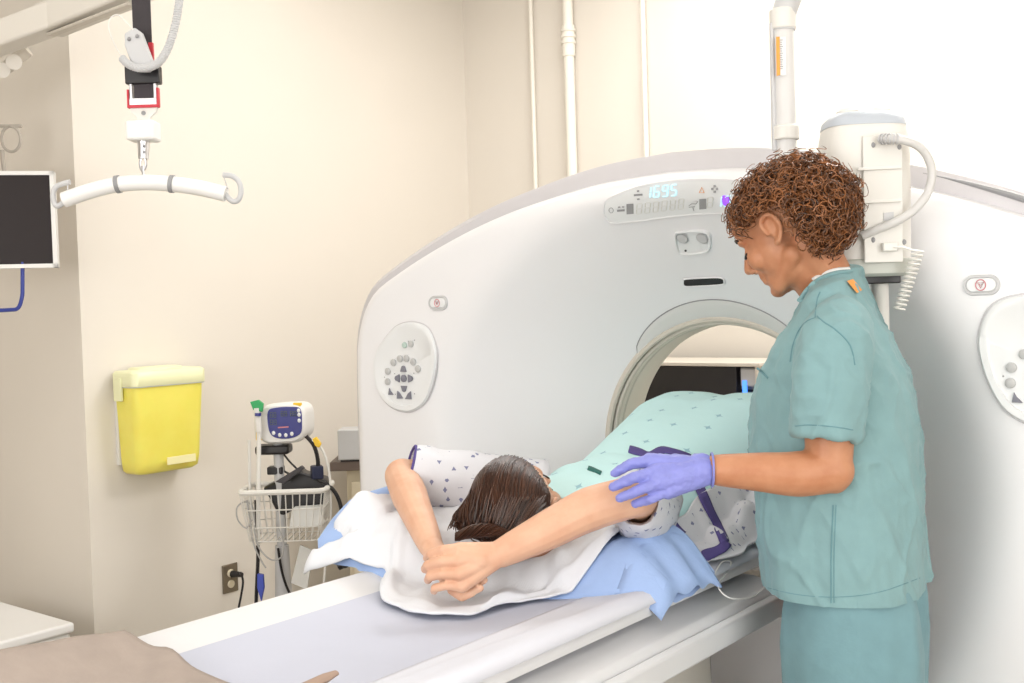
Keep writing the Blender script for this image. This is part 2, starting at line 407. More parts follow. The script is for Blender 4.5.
# display window
disp_out = [(604, 211), (606, 201), (618, 194), (640, 186), (668, 181), (700, 179), (735, 180), (765, 184), (785, 190), (790, 200), (784, 208), (765, 211), (735, 212), (700, 213), (668, 216), (640, 220), (615, 222), (607, 219)]
disp2 = []
pl = catmull([V((x, y, 0)) for x, y in disp_out], 4, True)
cx, cy = 697, 200
g = [[on_g(cx+(p.x-cx)*k, cy+(p.y-cy)*k, .005 if k < 1 else .0) for p in pl+[pl[0]]] for k in (.02, .25, .5, .75, .93, .98, 1.0)]
dw = MB().grid(g).build('display_window', M_panel, gan)
MB().tube(g_poly([(p.x, p.y) for p in pl], .003), .0035, 6, closed=True).build('display_bezel', M_white, gan)
SEG = {'0': 'abcdef', '1': 'bc', '6': 'acdefg', '9': 'abcdfg', '5': 'acdfg', '8': 'abcdefg', '-': 'g', '2': 'abged', '3': 'abgcd', '7': 'abc', '4': 'fgbc'}
def seg_digit(ch, x, y, w, h, sl, place, th):
    # x, y: top-left in pixels of the panel; place(px, py) -> 3D
    q = MB()
    def pt(u, v): return (x+u*w+sl*(1-v)*h*.12, y+v*h-u*w*.05)
    L = {'a': ((0, 0), (1, 0)), 'b': ((1, 0), (1, .5)), 'c': ((1, .5), (1, 1)), 'd': ((0, 1), (1, 1)), 'e': ((0, .5), (0, 1)), 'f': ((0, 0), (0, .5)), 'g': ((0, .5), (1, .5))}
    for s_ in SEG[ch]:
        a, b = L[s_]; a = pt(*a); b = pt(*b)
        q.tube([place(*(lerp(V(a), V(b), .1))), place(*(lerp(V(a), V(b), .9)))], th, 5, flat=.5)
    return q
def gp(x, y): return on_g(x, y, .007)
for k, ch in enumerate('1695'): seg_digit(ch, 646+k*8.6, 186.5-k*.8, 5.2, 10.5, 1, gp, .0020).build('display_digit', M_cyan, dw)
for k in range(6): seg_digit('8', 637+k*8.4, 202.5-k*1.0, 5.0, 10, 1, gp, .0010).build('unlit_digit', M_ghost, dw)
for k, ch in enumerate('616'): seg_digit(ch if k else '8', 708+k*9, 196-k*.4, 5.2, 10, 1, gp, .0020 if k else .001).build('display_digit', M_cyan if k else M_ghost, dw)
ic = MB().tube([gp(626+6*math.cos(a)*.6, 208+6*math.sin(a)*.5) for a in [i*.524 for i in range(12)]], .0009, 5, closed=True)
ic = MB().tube([gp(612+2.2*math.cos(a), 209+2.4*math.sin(a)) for a in [i*.524 for i in range(12)]], .0008, 5, closed=True)
ic.build('heart_icon', M_grey, dw)
MB().prism(g_poly([(618, 208.6), (625.5, 208), (625.5, 210), (618, 210.6)], .006), V((0, -.001, 0))).box(gp(620, 206), (.006, .002, .004)).box(gp(624, 205.6), (.006, .002, .004)).build('table_icon', M_grey, dw)
MB().prism(g_poly([(635, 193.5), (643.5, 192.8), (643.5, 194.6), (635, 195.3)], .006), V((0, -.001, 0))).box(gp(639.3, 190.2), (.006, .002, .004)).box(gp(639.3, 198), (.006, .002, .004)).build('height_icon', M_grey, dw)
for x0, y0 in ((627.5, 203), (700.5, 198)):
    MB().prism(g_poly([(x0, y0), (x0+6.8, y0-.5), (x0+6.8, y0+9.4), (x0, y0+10)], .006), V((0, -.001, 0))).build('unit_block', M_grey, dw)
MB().tube([gp(690, 204), gp(693, 202), gp(697, 202.5), gp(699, 200)], .0009, 5).tube([gp(690, 205.5), gp(696, 205)], .0009, 5).tube([gp(694, 206), gp(695, 209)], .0009, 5).build('tilt_icon', M_grey, dw)
MB().tube([gp(700.5, 191.5), gp(703, 186.5), gp(705.5, 191.5)], .0009, 5, closed=True).build('warning_icon', M_orange, dw)
c4 = MB()
for a, b in ((-2.4, 0), (2.4, 0), (0, -2.6), (0, 2.6)): c4.box(gp(716+a, 188+b), (.005, .002, .005))
c4.build('move_icon', M_grey, dw)
MB().ell(gp(727, 198), (.010, .004, .016)).build('indicator_light', M_violet, dw)
# small sensor panel and slot below the display
pts = [(675, 234), (682, 231), (702, 230), (710, 234), (711, 243), (709, 250), (700, 253), (684, 254), (678, 251)]
pl = catmull([V((x, y, 0)) for x, y in pts], 4, True)
sp = MB().grid([[on_g(693+(p.x-693)*k, 242+(p.y-242)*k, o) for p in pl+[pl[0]]] for k, o in ((.02, .002), (.6, .002), (.88, .002), (.92, .007), (1.0, .007), (1.04, .0))]).build('sensor_panel', M_panel, gan)
for x in (683, 703): MB().lathe([(.001, .0), (.012, .0), (.014, -.003), (.016, -.003)], on_g(x, 237, .004), -gnorm(gpix(x, 237)), 20).build('sensor_lens', M_lgrey, sp)
MB().ell(on_g(686, 250, .003), (.003, .003, .003)).build('sensor_dot', M_dk, sp)
pl = [(684, 281), (685, 279), (690, 278.3), (704, 277.6), (718, 277.3), (723, 278.5), (724, 281), (722, 283.5), (704, 284.5), (688, 285.3), (684.5, 284)]
pl = catmull([V((x, y, 0)) for x, y in pl], 3, True)
sl = MB().rings([[on_g(p.x, p.y, .003) for p in pl], [on_g(p.x, p.y, -.02) for p in pl]]).build('card_slot', M_dk, gan)
MB().tube([on_g(704+(p.x-704)*1.03, 281.2+(p.y-281.2)*1.15, .003) for p in pl], .0025, 6, closed=True).build('slot_rim', M_white, sl)
# emergency buttons
def estop(px, py):
    c = PY(px, py, GY); 
    def rr(w, h, y): return [V((c.x+math.copysign(w-h, math.cos(a))*1.0+h*math.cos(a), y, c.z+h*math.sin(a))) for a in [2*math.pi*i/40+.01 for i in range(40)]]
    b = MB().rings([rr(.038, .022, GY+.001), rr(.036, .020, GY-.005), rr(.031, .0155, GY-.005), rr(.030, .0145, GY-.002)], cap=False).build('emergency_button_bezel', M_lgrey, gan)
    MB().rings([rr(.030, .0145, GY-.001), rr(.030, .0145, GY-.004), rr(.028, .0125, GY-.006)]).build('emergency_button', M_panel, b)
    s = MB().tube([V((c.x+.010*math.cos(a), GY-.007, c.z+.011*math.sin(a))) for a in [i*math.pi/10 for i in range(20)]], .0011, 5, closed=True)
    s.tube([V((c.x-.006, GY-.007, c.z+.005)), V((c.x+.006, GY-.007, c.z+.005)), V((c.x, GY-.007, c.z-.006))], .0009, 5, closed=True)
    s.tube([V((c.x-.003, GY-.007, c.z+.002)), V((c.x+.003, GY-.007, c.z+.002)), V((c.x, GY-.007, c.z-.002))], .0008, 5, closed=True)
    s.build('stop_symbol', M_pink, b)
estop(438.5, 303); estop(981.5, 285)
# control panels
def control(px, py, sgn):
    c = PY(px, py, GY)
    base = [(-.62, .62), (-.2, .92), (.3, 1.0), (.78, .86), (1.0, .45), (.98, .0), (.80, -.50), (.55, -.82), (.1, -1.0), (-.45, -.92), (-.85, -.60), (-1.0, -.15), (-.92, .28)]
    pl = catmull([V((a*sgn, b, 0)) for a, b in base], 5, True)
    def ring(k, y, ox=0, oz=0): return [V((c.x+p.x*.132*k+ox, y, c.z+p.y*.136*k+oz)) for p in pl]
    b = MB().rings([ring(1.0, GY+.002), ring(.985, GY-.006), ring(.96, GY-.009), ring(.86, GY-.009), ring(.80, GY-.003, .003*sgn, -.006), ring(.3, GY-.002, .003*sgn, -.006), ring(.02, GY-.002)], cap=False).build('control_panel', M_panel, gan)
    MB().tube(ring(1.0, GY-.001), .0022, 6, closed=True).build('panel_gasket', M_trim, b)
    # dished shadow shelf above the key field
    th = [pl[i] for i in range(len(pl))]
    def btn(dx, dz, r, m, shape=None):
        dx *= 1.14; dz *= 1.14; r *= 1.12
        p = V((c.x+dx*sgn*(1 if sgn > 0 else -1)*1.0, GY-.003, c.z+dz)) if False else V((c.x+dx, GY-.003, c.z+dz))
        q = MB()
        if shape is None: q.lathe([(r, .0), (r, .004), (r*.8, .0055), (.0005, .0055)], p, V((0, -1, 0)), 16)
        else: q.prism([p+V((a*r, 0, b_*r)) for a, b_ in shape], V((0, -.005, 0)))
        q.build('key', m, b, bevel=.001 if shape else 0)
    M_k1 = mat('pale_key', (.50, .50, .50), .5); M_k2 = mat('slate_key', (.20, .20, .24), .5); M_k3 = mat('green_key', (.48, .60, .55), .5)
    # the left panel's marks are placed as the photo shows; the right panel is the same field
    btn(.005, .058, .008, M_k3); btn(.028, .061, .009, M_k1)
    for dx, dz in ((-.060, -.012), (-.062, -.040), (-.038, .012), (-.014, .022), (.010, .023), (.034, .014), (.050, -.004)): btn(dx, dz, .0095, M_k1)
    btn(-.002, -.030, .010, M_k2)
    tri = [(-1, -.6), (1, -.6), (.5, .7), (0, .95), (-.5, .7)]
    btn(-.002, -.006, .011, M_k2, tri); btn(-.002, -.056, .011, M_k2, [(a, -b_) for a, b_ in tri])
    btn(-.024, -.030, .011, M_k2, [(-b_, a) for a, b_ in tri]); btn(.021, -.030, .011, M_k2, [(b_, a) for a, b_ in tri])
    btn(-.050, -.066, .010, M_k2, [(-1, -.9), (.9, -.9), (-.2, .2), (-.6, 1)]); btn(-.018, -.074, .012, M_k2, [(-.9, -.9), (.9, -.8), (0, .4), (-.7, .9)]); btn(.013, -.074, .012, M_k2, [(-1, -.9), (.9, -.9), (.8, .9), (0, .4)])
    for dx, dz in ((.018, .068), (.041, .071), (-.036, -.018), (.034, -.016), (-.036, -.073), (.034, -.070), (-.074, -.028)):
        MB().ell((c.x+dx*1.14, GY-.0035, c.z+dz*1.14), (.002, .001, .002), nu=8, nv=5).build('indicator_dot', M_grey, b)
control(405, 367, 1); control(1048, 361, -1)
# vertical plinth seam on the cover below the couch
MB().box((GX, GY+.12, .045), (2.0, .2, .09)).build('plinth', M_trim, gan, bevel=.01)
# thin grey lens-shaped strip along the shoulder trim
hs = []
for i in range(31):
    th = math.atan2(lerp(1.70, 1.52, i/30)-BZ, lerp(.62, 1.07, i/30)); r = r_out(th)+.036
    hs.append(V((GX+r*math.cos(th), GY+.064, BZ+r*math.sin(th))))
MB().tube(hs, [max(.001, .010*math.sin(math.pi*i/30)) for i in range(31)], 8, flat=.8).build('trim_lens_strip', M_grey, gan)

# ------------------------------------------------------------------ couch
cou = empty('patient_couch', (GX, 1.35, 0), 'long white scanner couch running into the bore', 'couch')
CZ = .884
def sect(pts, y0, y1, name, m, n=2, bevel=0, parent=cou):
    rs = [[V((GX+a, lerp(y0, y1, i/(n-1)), b)) for a, b in pts] for i in range(n)]
    return MB().rings(rs).build(name, m, parent, bevel=bevel, ang=50)
tray_top = [(-.315, .872), (-.305, .886), (-.285, .886), (-.225, .872), (-.12, .858), (0, .853), (.12, .858), (.225, .872), (.285, .886), (.305, .886), (.315, .872)]
sect(tray_top+[(.312, .845), (.25, .828), (0, .815), (-.25, .828), (-.312, .845)], .62, 3.25, 'cradle', M_couch)
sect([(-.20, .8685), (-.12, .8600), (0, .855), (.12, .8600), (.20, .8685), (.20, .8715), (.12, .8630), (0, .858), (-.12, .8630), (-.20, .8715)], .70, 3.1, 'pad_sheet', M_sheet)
sect([(-.36, .735), (-.365, .79), (-.352, .812), (-.30, .824), (.30, .824), (.352, .812), (.365, .79), (.36, .735), (.33, .715), (-.33, .715)], .55, 2.27, 'couch_frame', M_couch, bevel=.006)
sect([(.362, .742), (.378, .746), (.380, .79), (.366, .80)], .60, 2.285, 'side_rail', M_couch, bevel=.004)
sect([(-.362, .742), (-.378, .746), (-.380, .79), (-.366, .80)], .60, 2.285, 'side_rail', M_couch, bevel=.004)
for s in (-1, 1): MB().box((GX+s*.362, 2.285, .768), (.05, .03, .075)).build('rail_end_cap', M_offw, cou, bevel=.012)
sect([(-.28, .10), (-.26, .715), (.26, .715), (.28, .10)], .75, 2.15, 'lift_column_cover', M_couch2, bevel=.03)
MB().box((GX, 1.45, .05), (.62, 1.7, .10)).build('base_plate', M_lgrey, cou, bevel=.02)
# white sheet folds along the near edge of the tray
g = []
for i in range(60):
    y = lerp(.72, 2.28, i/59); row = []
    for j in range(12):
        t = j/11; dx = lerp(.185, .322, t); z = interp(dx, [.185, .225, .285, .305, .318, .33], [.8715, .8765, .889, .889, .876, .860])
        wv = .004*sstep(t*2.2)*max(0, nz(y*2.3+dx*9, dx*7, 1.3)) + .0035*max(0, math.sin(dx*80-y*9))*sstep((1.95-y)*2)*math.sin(math.pi*t)
        row.append(V((GX+dx, y, z+wv)))
    g.append(row)
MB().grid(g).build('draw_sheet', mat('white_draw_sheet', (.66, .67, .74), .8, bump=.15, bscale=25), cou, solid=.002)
# thin catheter tubing lying on the rail
tb = catmull([PX(714, 575, GX+.318), PX(722, 562, GX+.318), PX(731, 562, GX+.318), PX(726, 574, GX+.322), PX(718, 586, GX+.36), PX(730, 598, GX+.385), PX(752, 597, GX+.385), PX(766, 586, GX+.385)], 6)
tag(MB().tube(tb, .0016, 6).build('clear_tubing', mat('clear_tube', (.75, .75, .74), .2)), 'thin clear tubing looped on the couch edge beside the gown', 'tubing')

# ------------------------------------------------------------------ taupe blanket and strap at the couch end
def top_of_couch(dx): return interp(abs(dx), [0, .12, .225, .285, .305, .315, .33, .45], [.858, .863, .877, .890, .890, .877, .83, .74])
g = []
for i in range(46):
    s = i/45; row = []
    for j in range(50):
        t = j/49; dx = lerp(-.43, .40, t)
        edge = 1.055+.03*nz(dx*4, 2.1, 0)-.06*max(0, dx-.05)
        y = lerp(.56, edge, s)
        z = top_of_couch(dx)+.012+.030*math.exp(-((dx+.30)/.10)**2)*sstep(1.6-1.4*s)+.016*max(0, nz(dx*7+y*5, y*6-dx*3, 3.))*(1-.5*s)
        z += .014*math.exp(-((dx*.8+(y-.93))/.03)**2)
        row.append(V((GX+dx, y, z)))
    g.append(row)
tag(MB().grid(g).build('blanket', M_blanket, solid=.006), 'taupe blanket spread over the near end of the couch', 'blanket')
a = PZ(336, 673, .895); b = PZ(300, 690, .895)
tag(MB().tube([a, lerp(a, b, .3), b, b+(b-a)*.5], [.006, .010, .011, .010], 12, flat=.7).build('strap', M_strap), 'brown strap end lying on the white couch edge', 'strap')

# ------------------------------------------------------------------ pillow in a blue case, white towel
def pil_f(dx): return 1.704+.30*max(dx, -.20)                  # front edge of the pillow, slightly askew on the couch
PW = .33
def pad_h(dx, y):
    t = (y-pil_f(dx))/PW
    e = sstep(t/.30)*sstep((1-t)/.25)*sstep((dx+.50)/.10)*sstep((.40-dx)/.16)
    dip = .055*math.exp(-((dx/.12)**2+((y-1.83)/.10)**2))
    return .098*max(0, e)**.55*(1+.10*nz(dx*6, y*6, 0))-dip*e
def base_z(dx): return interp(abs(dx), [0, .12, .225, .285, .305, .33, .6], [.861, .866, .880, .892, .892, .890, .885])
def pad_z(dx, y):
    z = base_z(dx)+pad_h(dx, y)
    if dx > .25: z -= .25*(dx-.25)+2.2*(dx-.25)**2
    if dx < -.33: z += .05*sstep((-.28-dx)/.15)
    return z
pil = empty('pillow', (GX, 1.78, CZ), 'flat pillow in a light blue case under the patient\'s head', 'pillow')
def pillow_pt(s, t, lower):
    dx = lerp(-.455, .320+.025*t, s)
    y = pil_f(dx)+PW*t*(1-.44*sstep((dx-.08)/.25))
    z = pad_z(dx, y)
    end = sstep((dx-.17)/.14)
    z += .005*nz(dx*10, y*13, 4.)+end*(.010*math.exp(-((t-.20)/.09)**2)-.008*math.exp(-((t-.38)/.08)**2))
    x = GX+dx+end*.004*math.sin(t*14)
    if lower: z = min(z-.006, base_z(dx)-.0 if dx < .24 else z-.012-.035*math.sin(math.pi*t)*sstep((dx-.24)/.1))
    return V((x, y, max(z, .70)))
NX, NY = 90, 44
pb = MB(); pb.grid([[pillow_pt(i/NX, j/NY, 0) for j in range(NY+1)] for i in range(NX+1)])
pb.grid([[pillow_pt(i/NX, j/NY, 1) for j in range(NY+1)] for i in range(NX+1)])
n1 = (NX+1)*(NY+1); nc = NY+1
for i in range(NX):
    for j in (0, NY): pb.f.append((i*nc+j, (i+1)*nc+j, n1+(i+1)*nc+j, n1+i*nc+j))
for j in range(NY): pb.f.append((j, j+1, n1+j+1, n1+j))
pb.build('pillow_case', M_blue, pil, ang=70)
# hem flap of the case at the open near end
hem = [[pillow_pt(.90+.10*k/5, j/40, 0)+V((.004+.012*k/5, 0, -.004-.022*(k/5)**2+.005*math.sin(j*.6)*k/5)) for j in range(41)] for k in range(6)]
MB().grid(hem).build('case_hem', M_blue, pil, solid=.003, ang=70)

tF = catmull([V(p) for p in ((-.455, 1.600, .866), (-.40, 1.607, .888), (-.33, 1.625, .912), (-.25, 1.645, .905), (-.21, 1.60, .884), (-.14, 1.530, .878), (-.02, 1.508, .876), (.07, 1.545, .876), (.085, 1.63, .886), (.115, 1.70, .94), (.175, 1.775, .96), (.20, 1.86, .96))], 8)
tB = catmull([V(p) for p in ((-.365, 1.775, .995), (-.355, 1.83, .995), (-.34, 1.87, .98), (-.32, 1.89, .97), (-.28, 1.90, .97), (-.2, 1.92, .96), (-.1, 1.94, .96), (-.02, 1.96, .96), (.04, 1.98, .96), (.09, 1.99, .96), (.14, 1.995, .96), (.19, 1.995, .96))], 8)
g = []
for i, (a, b) in enumerate(zip(tF, tB)):
    row = []
    for j in range(49):
        t = j/48; q = lerp(a, b, t)+V((.006*nz(i*.22, 0, 3), .012*nz(i*.16, 1, 8), 0))*(1-t)
        zl = a.z+(b.z-a.z)*t**.55
        on = sstep((q.x+.36)/.10)
        sf = pad_z(q.x, q.y)+.007
        z = lerp(max(zl, sf if q.y > pil_f(q.x)+.02 else 0), sf, on)
        z += (.010*max(0, math.sin(q.x*48+q.y*30+3*nz(q.x*5, q.y*5, 0)))**2+.020*max(0, nz(q.x*11+2, q.y*13, 7.))+.007*abs(nz(q.x*24, q.y*24, 2.)))*sstep(t*5+.35)*(1-.6*math.exp(-((q.x/.10)**2+((q.y-1.80)/.10)**2)))*(1-.0*t)
        z += .006*math.exp(-((t-.12-.05*math.sin(i*.09))/.035)**2)      # rolled hem line
        row.append(V((GX+q.x, q.y, z)))
    g.append(row)
tag(MB().grid(g).build('towel', M_towel, solid=.004, ang=70), 'crumpled white towel spread over the blue pillow', 'towel')
tw_bvh_g = g

# ------------------------------------------------------------------ people: shared head
def head_parts(mb, o, F, U, fem=1.):
    F = V(F).normalized(); U = V(U); U = (U-F*U.dot(F)).normalized(); L = U.cross(F)
    mx = Matrix((F, L, U)).transposed()
    def e(c, r): mb.ell(o+mx @ V(c), r, mx)
    e((-.006, 0, .045), (.098, .077, .085)); e((.030, 0, -.018), (.060, .062, .082)); e((.030, 0, -.070), (.046, .047, .036))
    e((.074, 0, -.096), (.017, .021, .015)); e((.083, 0, .045), (.014, .045, .03)); e((.080, 0, -.048), (.014, .024, .016))
    for s in (-1, 1):
        e((.080, s*.030, .020), (.013, .024, .009)); e((.077, s*.032, -.003), (.012, .014, .010)); e((.066, s*.038, -.026), (.024, .022, .025)); e((.100, s*.011, -.036), (.009, .007, .008))
        mb.cap(o+mx @ V((.0, s*.045, -.055)), o+mx @ V((.062, s*.018, -.092)), .020, .016)
        # ear: rim, lobe and bowl
        rim = [o+mx @ V((a, s*(.080+.006*abs(b)/.03), b)) for a, b in ((.012, -.004), (.016, .016), (.008, .028), (-.006, .030), (-.016, .020), (-.019, .002), (-.013, -.016), (-.002, -.028))]
        mb.chain(catmull(rim, 3), [.0058]*23, 8)
        e((-.003, s*.074, .0), (.015, .005, .024)); e((.004, s*.079, -.027), (.008, .006, .009))
    mb.cap(o+mx @ V((.090, 0, .008)), o+mx @ V((.110, 0, -.028)), .009, .0105)
    e((.086, 0, -.058), (.010, .022, .006)); e((.083, 0, -.070), (.011, .019, .008)); e((.060, 0, -.075), (.026, .034, .028))
    return mx
def limb(mb, pts, rads, sub=6):
    c = catmull(pts, sub); k = len(pts); rr = []
    for i in range(len(c)): u = i/sub; a = min(int(u), k-2); rr.append(lerp(rads[a], rads[a+1], u-a))
    mb.tube(c, rr, 16); mb.ell(c[0], (rr[0],)*3); mb.ell(c[-1], (rr[-1],)*3)
    return c
def finger(mb, pts, rads): mb.chain([V(p) for p in pts], rads, 12)

# ------------------------------------------------------------------ patient lying on the couch
pat = empty('person', (GX, 2.2, CZ), 'person lying on the couch with dark brown hair and raised arms', 'person')
bm = MB()
HO = V((GX-.006, 1.822, 1.000)); HF = V((-.28, .76, .54)); HU = V((-.05, -.58, .80))
hmx = head_parts(bm, HO, HF, HU)
neckb = V((GX, 1.965, .985))
bm.cap(HO+hmx @ V((-.02, 0, -.05)), neckb, .055, .055)
# trunk
bm.ell((GX, 2.07, .975), (.165, .13, .078)); bm.ell((GX, 2.22, .972), (.140, .17, .080)); bm.ell((GX, 2.42, .965), (.150, .15, .075))
# legs drawn up inside the bore
for s in (-1, 1): limb(bm, [V((GX+s*.08, 2.42, .96)), V((GX+s*.09, 2.58, 1.06)), V((GX+s*.09, 2.69, 1.12)), V((GX+s*.09, 2.80, 1.03)), V((GX+s*.09, 2.95, .93)), V((GX+s*.09, 3.08, .91))], [.085, .072, .056, .050, .038, .030])
# far arm: shoulder - elbow - wrist
shF = V((GX-.165, 2.02, .995)); elF = P(402, 476, 2.52); wrF = P(431, 546, 2.25)
bm.ell(shF, (.06, .06, .055)); limb(bm, [shF, lerp(shF, elF, .5)+V((0, 0, .005)), elF], [.05, .045, .040])
limb(bm, [elF, lerp(elF, wrF, .35)+V((-.004, 0, .004)), wrF], [.0400, .0400, .0255])
# near arm
shN = V((GX+.165, 2.03, 1.0)); elN = P(636, 496, 2.125); wrN = P(502, 553, 2.10)
bm.ell(shN, (.06, .06, .055)); limb(bm, [shN, lerp(shN, elN, .5), elN], [.05, .045, .040])
limb(bm, [elN, P(590, 509, 2.12), P(548, 530, 2.11), wrN], [.040, .043, .038, .0275])
# near hand (on top): back of the hand, four curled fingers, thumb underneath
def pc(x, y, d): return P(x, y, d)
kn = [pc(459, 549, 2.085), pc(458, 561, 2.07), pc(459, 574, 2.065), pc(462, 586, 2.07)]
for k, p_ in enumerate(kn): bm.cap(lerp(wrN, p_, .1), p_, .021, .0135)
bm.cap(lerp(kn[0], kn[1], .5), lerp(wrN, kn[1], .5)*.5+lerp(wrN, kn[2], .5)*.5, .016, .022)
tips = [(pc(443, 550, 2.075), pc(431, 554, 2.09), pc(427, 558, 2.115)), (pc(441, 561.5, 2.06), pc(428, 565, 2.075), pc(425, 569, 2.10)), (pc(442, 573.5, 2.058), pc(430, 576.5, 2.07), pc(428, 580, 2.10)), (pc(446, 585.5, 2.06), pc(435, 588, 2.07), pc(434, 591, 2.09))]
for k, (a, b, c) in enumerate(tips):
    r = (.0102, .0104, .0100, .0090)[k]; finger(bm, [kn[k], a, b, c], [r*1.15, r, r*.95, r*.82])
finger(bm, [pc(485, 562, 2.12), pc(462, 556, 2.125), pc(446, 552, 2.13)], [.014, .012, .009])
# far hand (underneath): palm below the near hand, fingertips showing below
bm.cap(wrF, pc(452, 578, 2.145), .024, .025)
for k, (a, b, c) in enumerate(((pc(452, 590, 2.115), pc(462, 597, 2.10), pc(472, 593, 2.09)), (pc(456, 588, 2.11), pc(470, 592, 2.095), pc(480, 588, 2.085)), (pc(458, 582, 2.12), pc(475, 584, 2.11), pc(484, 580, 2.10)), (pc(460, 576, 2.13), pc(474, 576, 2.125), pc(482, 573, 2.12)))):
    finger(bm, [pc(452, 581, 2.155), a, b, c], [.012, .0098, .009, .0078])
finger(bm, [pc(436, 560, 2.18), pc(446, 556, 2.15), pc(455, 556, 2.135)], [.013, .011, .009])
me = remesh(bm, .0025, 3)
finish(me, 'body', M_skin_p, pat, ang=180)
# hair: cap plus combed strands, gathered at the nape
def hair_pt(al, be, k=1.0):
    return HO+hmx @ V((-.006+.106*k*math.cos(al)*math.cos(be), .086*k*math.sin(be), .048+.094*k*math.sin(al)*math.cos(be)))
A0, A1 = R(58), R(212)
cap_ = MB()
rows = []
for i in range(30):
    row = []
    for j in range(33):
        be = R(lerp(-84, 84, j/32)); al = lerp(A0+R(14)*(abs(be)/1.4)**2, A1, i/29); row.append(hair_pt(al, be, .985))
    rows.append(row)
cap_.grid(rows)
hr = cap_.build('hair', M_hairbase, pat, solid=.006)
hs = MB()
nape = HO+hmx @ V((-.115, .0, -.03))
bun = P(478, 534, 2.20)
for k in range(1500):
    be = R(random.uniform(-84, 84)); a0 = A0+R(14)*(abs(be)/1.4)**2+R(random.uniform(-3, 6)); rad = 1.0+random.uniform(0, .05)
    drift = random.uniform(-.10, .10); pts = []
    a1 = A1+R(random.uniform(-20, 8)); st = random.choice((0, 0, .15, .35)); 
    for i in range(9):
        t = lerp(st, 1, i/8); al = lerp(a0, a1, t); pts.append(hair_pt(al, be*(1-.10*t)+drift*math.sin(t*3), rad*(1+.015*math.sin(t*3.1))))
    hs.tube(pts, [.0011]+[.0019]*7+[.0010], 4, cap=False)
for k in range(900):        # loose length falling to the towel
    b_ = random.uniform(-80, 78); st = hair_pt(R(random.uniform(80, 190)), R(b_), 1.02+random.uniform(0, .04)); u = (b_+80)/158
    en = P(lerp(516, 455, u)+random.gauss(0, 3), lerp(540, 524, u*u)+random.uniform(-6, 6), lerp(2.16, 2.27, u)+random.uniform(-.02, .02))
    mid = lerp(st, en, .45)-fh*.020-rgt*.020*u+upv*.004; pts = []
    for i in range(9):
        t = i/8; pts.append((1-t)*(1-t)*st+2*t*(1-t)*mid+t*t*en)
    hs.tube(pts, [.0012]+[.0016]*7+[.0006], 4, cap=False)
for k in range(160):        # twisted tail at the nape
    ph = random.uniform(0, 6.28); rr = random.uniform(.002, .014); pts = []
    for i in range(14):
        t = i/13; c = P(lerp(455, 512, t), 537-7*math.sin(math.pi*t), lerp(2.20, 2.16, t)); a = ph+t*7; pts.append(c+(upv*math.cos(a)+fh*math.sin(a))*rr*(.6+.4*math.sin(math.pi*t)))
    hs.tube(pts, [.0008]+[.0017]*12+[.0008], 4, cap=False)
hs.build('hair_strands', M_hairp, hr)

# mint gown over the trunk and the drawn-up legs
def gown_top(y): return interp(y, [1.90, 1.94, 2.0, 2.1, 2.22, 2.4, 2.58, 2.68, 2.74, 2.80, 2.88, 3.0], [1.015, 1.035, 1.062, 1.075, 1.080, 1.140, 1.188, 1.200, 1.194, 1.15, 1.05, .93])
def gown_z(dx, y):
    w_ = interp(y, [1.9, 2.0, 2.3, 2.6, 2.9, 3.1], [.215, .235, .260, .300, .302, .27])
    tp = gown_top(y)
    knees = interp(y, [2.45, 2.65, 3.1], [0, .020, .02])*math.exp(-(dx/.05)**2)
    q = min(1.0, abs(dx)/w_)
    return .895+(tp-.895)*(1-q**interp(y, [2.0, 2.3, 2.6], [2.7, 3.4, 5.0]))-knees*.8
g = []
for i in range(120):
    y = lerp(1.925, 2.98, i/119); row = []
    for j in range(71):
        dx = lerp(-.285, .285, j/70)
        z = gown_z(dx, y)+.005*nz(dx*9, y*7, 2.)+.004*max(0, math.sin(y*38+dx*26))*math.exp(-((y-2.12)/.18)**2)+.005*math.sin(dx*30+y*3)*sstep((y-2.3)*3)*.5
        row.append(V((GX+dx, y, z)))
    g.append(row)
gw = MB().grid(g); gown = gw.build('mint_gown', M_mint, pat, solid=.003, ang=75)
# the hem shows a dark teal lining at the knees
MB().tube([V((GX+dx, 2.78, gown_z(dx, 2.78)+.003)) for dx in np.linspace(-.17, .17, 24)], .006, 6, flat=.5).build('gown_hem', M_mint2, pat)
